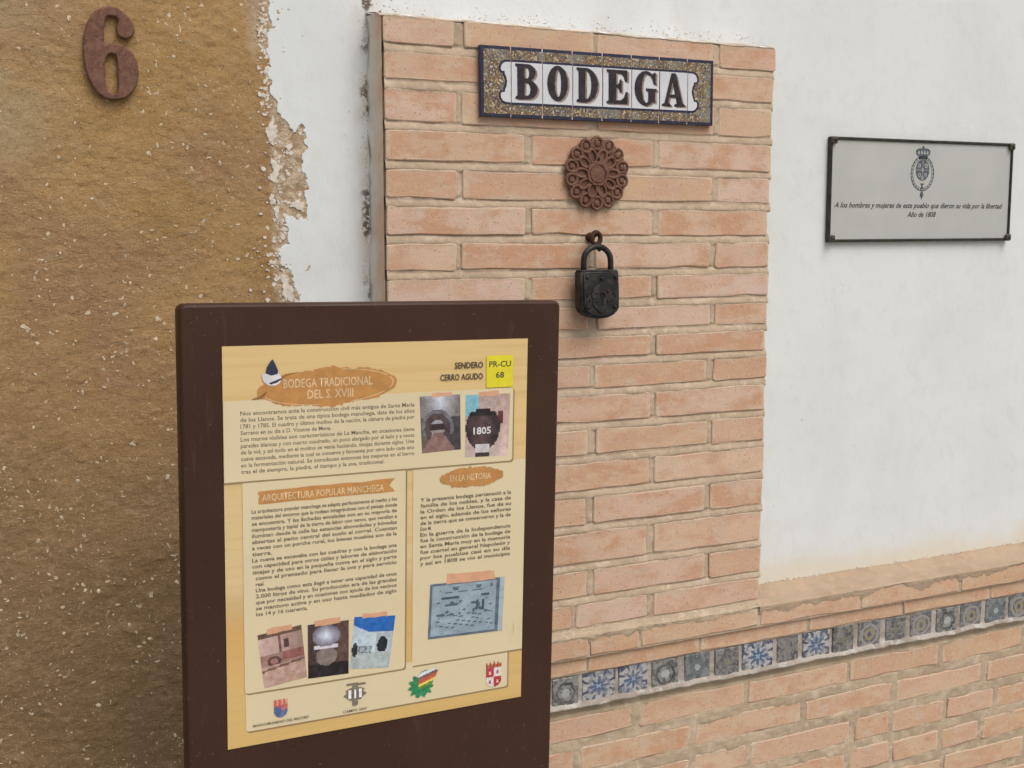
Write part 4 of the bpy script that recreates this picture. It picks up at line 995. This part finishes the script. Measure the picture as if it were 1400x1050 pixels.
# printed pictures: small quads coloured one by one
def lin(c): return tuple(((v / 255) / 12.92 if v / 255 <= .04045 else ((v / 255 + .055) / 1.055) ** 2.4) * 1.08 for v in c)
def picture(name, quad, fn, layer, nu=34, nv=44, seed=0, parent=None, mask=None):
    a, b, c, d = [Vector(pp(*q)) for q in quad]     # tl, tr, br, bl
    r = random.Random(seed); vs, fs, cols = [], [], []
    for j in range(nv + 1):
        for i in range(nu + 1):
            u, v = i / nu, j / nv
            p = a * (1 - u) * (1 - v) + b * u * (1 - v) + c * u * v + d * (1 - u) * v
            vs.append((p.x, YP - .00009 * layer, p.y))
    for j in range(nv):
        for i in range(nu):
            u, v = (i + .5) / nu, (j + .5) / nv
            if mask and not mask(u, v): continue
            k = j * (nu + 1) + i
            fs.append((k, k + nu + 1, k + nu + 2, k + 1))
            n = (float(vnoise(u * 11 + seed * 9, v * 13)) - .5) * 26 + r.uniform(-7, 7)
            cols.append(lin([min(255, max(4, t_ + n)) for t_ in fn(u, v)]))
    me = mesh(name, vs, fs)
    ca = me.color_attributes.new('Col', 'FLOAT_COLOR', 'CORNER')
    arr = np.ones((len(fs), 4, 4), np.float32); arr[:, :, :3] = np.array(cols, np.float32)[:, None, :]
    ca.data.foreach_set('color', arr.ravel())
    return put(name, me, M['pic'], parent or poster)
def mixc(a, b, t_): t_ = min(1, max(0, t_)); return tuple(x * (1 - t_) + y * t_ for x, y in zip(a, b))
def p_cellar(u, v):
    if v > .66 and abs(u - .42) < .12 + (v - .66) * .95: return (132, 104, 98)
    r_ = math.hypot((u - .42) / .40, (v - .58) / .34)
    if r_ < .45: return (150, 148, 156) if v < .5 else ((60, 44, 48) if v < .62 else (150, 140, 138))
    if r_ < .8: return mixc((92, 76, 76), (60, 50, 54), v)
    if r_ < 1.0 and v < .7: return (108, 108, 116)
    if v < .38: return mixc((196, 204, 216), (120, 112, 112), abs(u - .5) * 2 + v * .6)
    return (66, 62, 66) if u > .6 else (96, 82, 80)
def p_jar(u, v):
    jx = (u - .40) / (.39 * math.sqrt(max(.12, 1 - ((v - .54) / .36) ** 2)))
    if v > .27 and abs(jx) < 1 and v < .97 and not (v > .80 and abs(u - .40) < .17):
        return mixc((52, 40, 42), (84, 66, 66), 1 - abs(jx)) if v > .33 else (34, 28, 32)
    if .22 < v <= .27 and abs(u - .40) < .16: return (28, 24, 30)
    if v > .80 and abs(u - .40) < .17: return (190, 186, 190) if v < .93 else (60, 50, 50)
    if .27 < v < .47 and .74 < u < .86: return (96, 52, 52)
    if u < .30 and v < .34: return (122, 176, 190)
    if u > .82: return mixc((176, 150, 144), (204, 180, 168), v)
    return mixc((168, 146, 140), (186, 168, 162), v)
def p_cart(u, v):
    if v < .10: return (96, 74, 62)
    if v < .42: 
        if abs(u - .46) < .03: return (110, 80, 74)
        if .55 < u < .68 and v > .18 and v < .33: return (86, 62, 64)
        return mixc((196, 168, 160), (150, 122, 114), u)
    if .42 <= v < .62:
        q = math.hypot((u - .30) / .16, (v - .55) / .10)
        if q < 1: return (92, 62, 62) if q > .55 else (150, 110, 104)
        if u > .5 and v < .56: return (138, 90, 84)
        return (150, 118, 110)
    if abs(v - .70 + u * .08) < .02: return (110, 80, 74)
    return mixc((186, 154, 140), (168, 138, 124), vnoise(u * 9, v * 22))
def p_cave(u, v):
    w = math.hypot((u - .45) / .34, (v - .24) / .20)
    if w < 1: return mixc((214, 226, 244), (110, 104, 116), w)
    if .42 < v < .47 and .15 < u < .75: return (196, 194, 204)
    if math.hypot((u - .45) / .26, (v - .62) / .17) < 1: return (124, 114, 108)
    if v > .75: return (34, 28, 30)
    return (70, 54, 54) if u < .72 else (88, 66, 60)
def p_court(u, v):
    if v < .16 + (.14 if u > .4 else .35 * u): return (36, 96, 172)
    if math.hypot((u - .76) / .13, (v - .55) / .16) < 1 and v < .68: return (28, 30, 38)
    if math.hypot((u - .08) / .07, (v - .64) / .14) < 1: return (40, 48, 48)
    if .14 < u < .5 and .56 < v < .70: return (104, 116, 120) if vnoise(u * 26, v * 26) > .5 else (160, 174, 180)
    if v < .68: return mixc((172, 190, 204), (200, 208, 212), u) if u < .6 else (168, 180, 190)
    return (164, 176, 176)
def p_map(u, v):
    base = (140, 158, 168)
    if u > .93: return (160, 172, 178)
    if u > .895 or v > .95 or v < .04 or u < .025: return (92, 106, 122)
    if .09 < u < .86 and .08 < v < .93:
        if .84 < v: return base
        if v < .16 and vnoise(u * 22, v * 5) > .62: return (84, 98, 110)
        if .27 < v < .30 and .15 < u < .8 and vnoise(u * 9, 1) > .35: return (70, 84, 98)
        if .18 < v < .20 and .2 < u < .78 and vnoise(u * 15, 4) > .4: return (84, 98, 112)
        if .36 < v < .56 and .58 < u < .80 and (int(u * 34) % 3 == 0): return (64, 76, 90)
        if .34 < v < .60 and vnoise(u * 17, v * 17) > .66: return (80, 94, 108)
        if v > .58 and abs(math.sin((v * 1.0 - u * .28) * 42)) < .30 and vnoise(u * 12, v * 12) > .3: return (72, 88, 102)
    return base
picture('printed_photo', [(253.4, 71.9), (311, 71.6), (313, 145.6), (257.5, 147.4)], p_cellar, 9, seed=1)
picture('printed_photo', [(318.9, 73), (385, 73.5), (383, 158.9), (319, 156.9)], p_jar, 9, seed=2)
ptext('jar_text', [('1805', 331, 126.5, 13, 26, 'L', .3)], 'whitep', 10)
picture('printed_photo', [(38.4, 363.0), (94.5, 357.0), (101.5, 427.3), (46.5, 433.5)], p_cart, 9, seed=3)
picture('printed_photo', [(102.7, 358.6), (157.4, 359.4), (157.1, 431.4), (103.2, 430)], p_cave, 9, seed=4)
picture('printed_photo', [(165.0, 356.5), (221.5, 362.0), (212.5, 432.0), (158.5, 425.8)], p_court, 9, seed=5)
picture('printed_photo', [(271.0, 326.2), (381.3, 328.2), (378.6, 404.6), (268.0, 401.8)], p_map, 9, 64, 46, seed=6)
for q in ([(295.7, 314), (365.4, 318), (367.6, 330), (293.8, 329)], [(270, 68.5), (298, 67.5), (299, 73), (270, 74)], [(338, 70), (368, 69), (368, 75), (338, 76)], [(50, 357), (82, 354), (83, 361), (50, 364)], [(112, 354.5), (146, 354), (146, 361), (112, 362)], [(176, 353), (210, 355), (210, 361.5), (176, 360)]):
    flat('printed_tape', jag(q, .0004, int(q[0][0])), 10, 'salmon')
# marks along the foot of the poster
def shield(u, v): return v < .62 or math.hypot((u - .5) / .5, (v - .62) / .38) < 1
def s1(u, v):
    if v < .42: return (190, 92, 80) if (int(u * 6) % 2 == 0 or v > .3) else (206, 150, 128)
    if u < .5: return (80, 96, 140)
    return (176, 108, 110) if v < .6 else (96, 110, 150)
picture('emblem', [(58.6, 451.5), (76, 451.5), (76, 475), (58.6, 475)], s1, 9, 16, 20, 11, mask=shield)
def s2(u, v):
    if .30 < v < .66 and .24 < u < .76: return (226, 224, 224) if int((u - .24) / .52 * 5) % 2 == 0 else (104, 96, 92)
    return (120, 108, 98)
def k2(u, v):
    if v < .12: return abs(u - .55) < .38 and abs(v - .06 - .1 * (u - .5)) < .05
    if v < .2: return abs(u - .5) < .10
    if v > .78: return abs(u - .5) < .10 * (1.9 - v)
    return math.hypot((u - .5) / (.40 + .05 * math.sin(9 * v * 3)), (v - .48) / .30) < 1
picture('emblem', [(149, 445.5), (183, 445.5), (183, 477), (149, 477)], s2, 9, 26, 24, 12, mask=k2)
def s3(u, v):
    w = v + u * .35
    if u > .36:
        if .24 < w < .36: return (206, 214, 220)
        if .36 <= w < .46: return (120, 92, 88)
        if .46 <= w < .62: return (184, 92, 62)
        if .62 <= w < .70: return (222, 196, 96)
        if .70 <= w < .82: return (92, 140, 60)
    return (46, 128, 84)
def k3(u, v):
    r_ = math.hypot((u - .44) / .42, (v - .55) / .44); a = math.atan2(v - .55, u - .44)
    if u > .4 and .2 < v + u * .35 < .84 and v < .75: return u < 1.0 - abs(v + u * .35 - .45) * .5
    return r_ < .90 + .13 * math.sin(a * 11)
picture('emblem', [(239.5, 444), (283, 444), (283, 482.5), (239.5, 482.5)], s3, 9, 34, 30, 13, mask=k3)
def s4(u, v):
    if v < .33: return (176, 100, 66) if (int(u * 9) % 2) else (150, 66, 58)
    if (u < .5) == (v < .66): return (170, 56, 70) if not (.18 < abs(u - .5) < .34 and abs(abs(v - .66) - .16) < .06) else (214, 190, 150)
    return (216, 202, 196) if not (.18 < abs(u - .5) < .34 and abs(abs(v - .66) - .16) < .06) else (150, 80, 100)
def k4(u, v):
    if v < .33: return abs(u - .5) < .48 and (v > .10 + .12 * abs(math.sin(u * 12)))
    return v < .78 or math.hypot((u - .5) / .5, (v - .78) / .22) < 1
picture('emblem', [(355.5, 443.5), (378.5, 443.5), (378.5, 484), (355.5, 484)], s4, 9, 22, 34, 14, mask=k4)
ptext('emblem_text', [('MANCOMUNIDAD DEL RECORD', 31.7, 482.4, 4.8, 72, 'L', .06)], 'ink_soft', 9)
ptext('emblem_text', [('CAMPO 2007', 149.6, 484.6, 4.8, 33, 'L', .06)], 'ink_soft', 9)
tw = []
r7 = random.Random(8)
for s in range(5):
    u0 = 386 + s * 4.2; v0 = 426
    for k in range(9):
        u0 += r7.uniform(-1.2, 1.6); v0 -= r7.uniform(2, 5)
        e = r7.uniform(.5, 1.2)
        tw.append(tri_sheet('d', pq_([(u0, v0), (u0 + e, v0 - e), (u0 + e * .6, v0 - 2.2 * e), (u0 - e * .4, v0 - e)]), YP - .00009 * 9))
put('plant_sketch', merge('plant_sketch', tw), M['cream_txt'], poster)

for o in bpy.data.objects:
    if o.type == 'MESH' and o.data.users == 0: pass
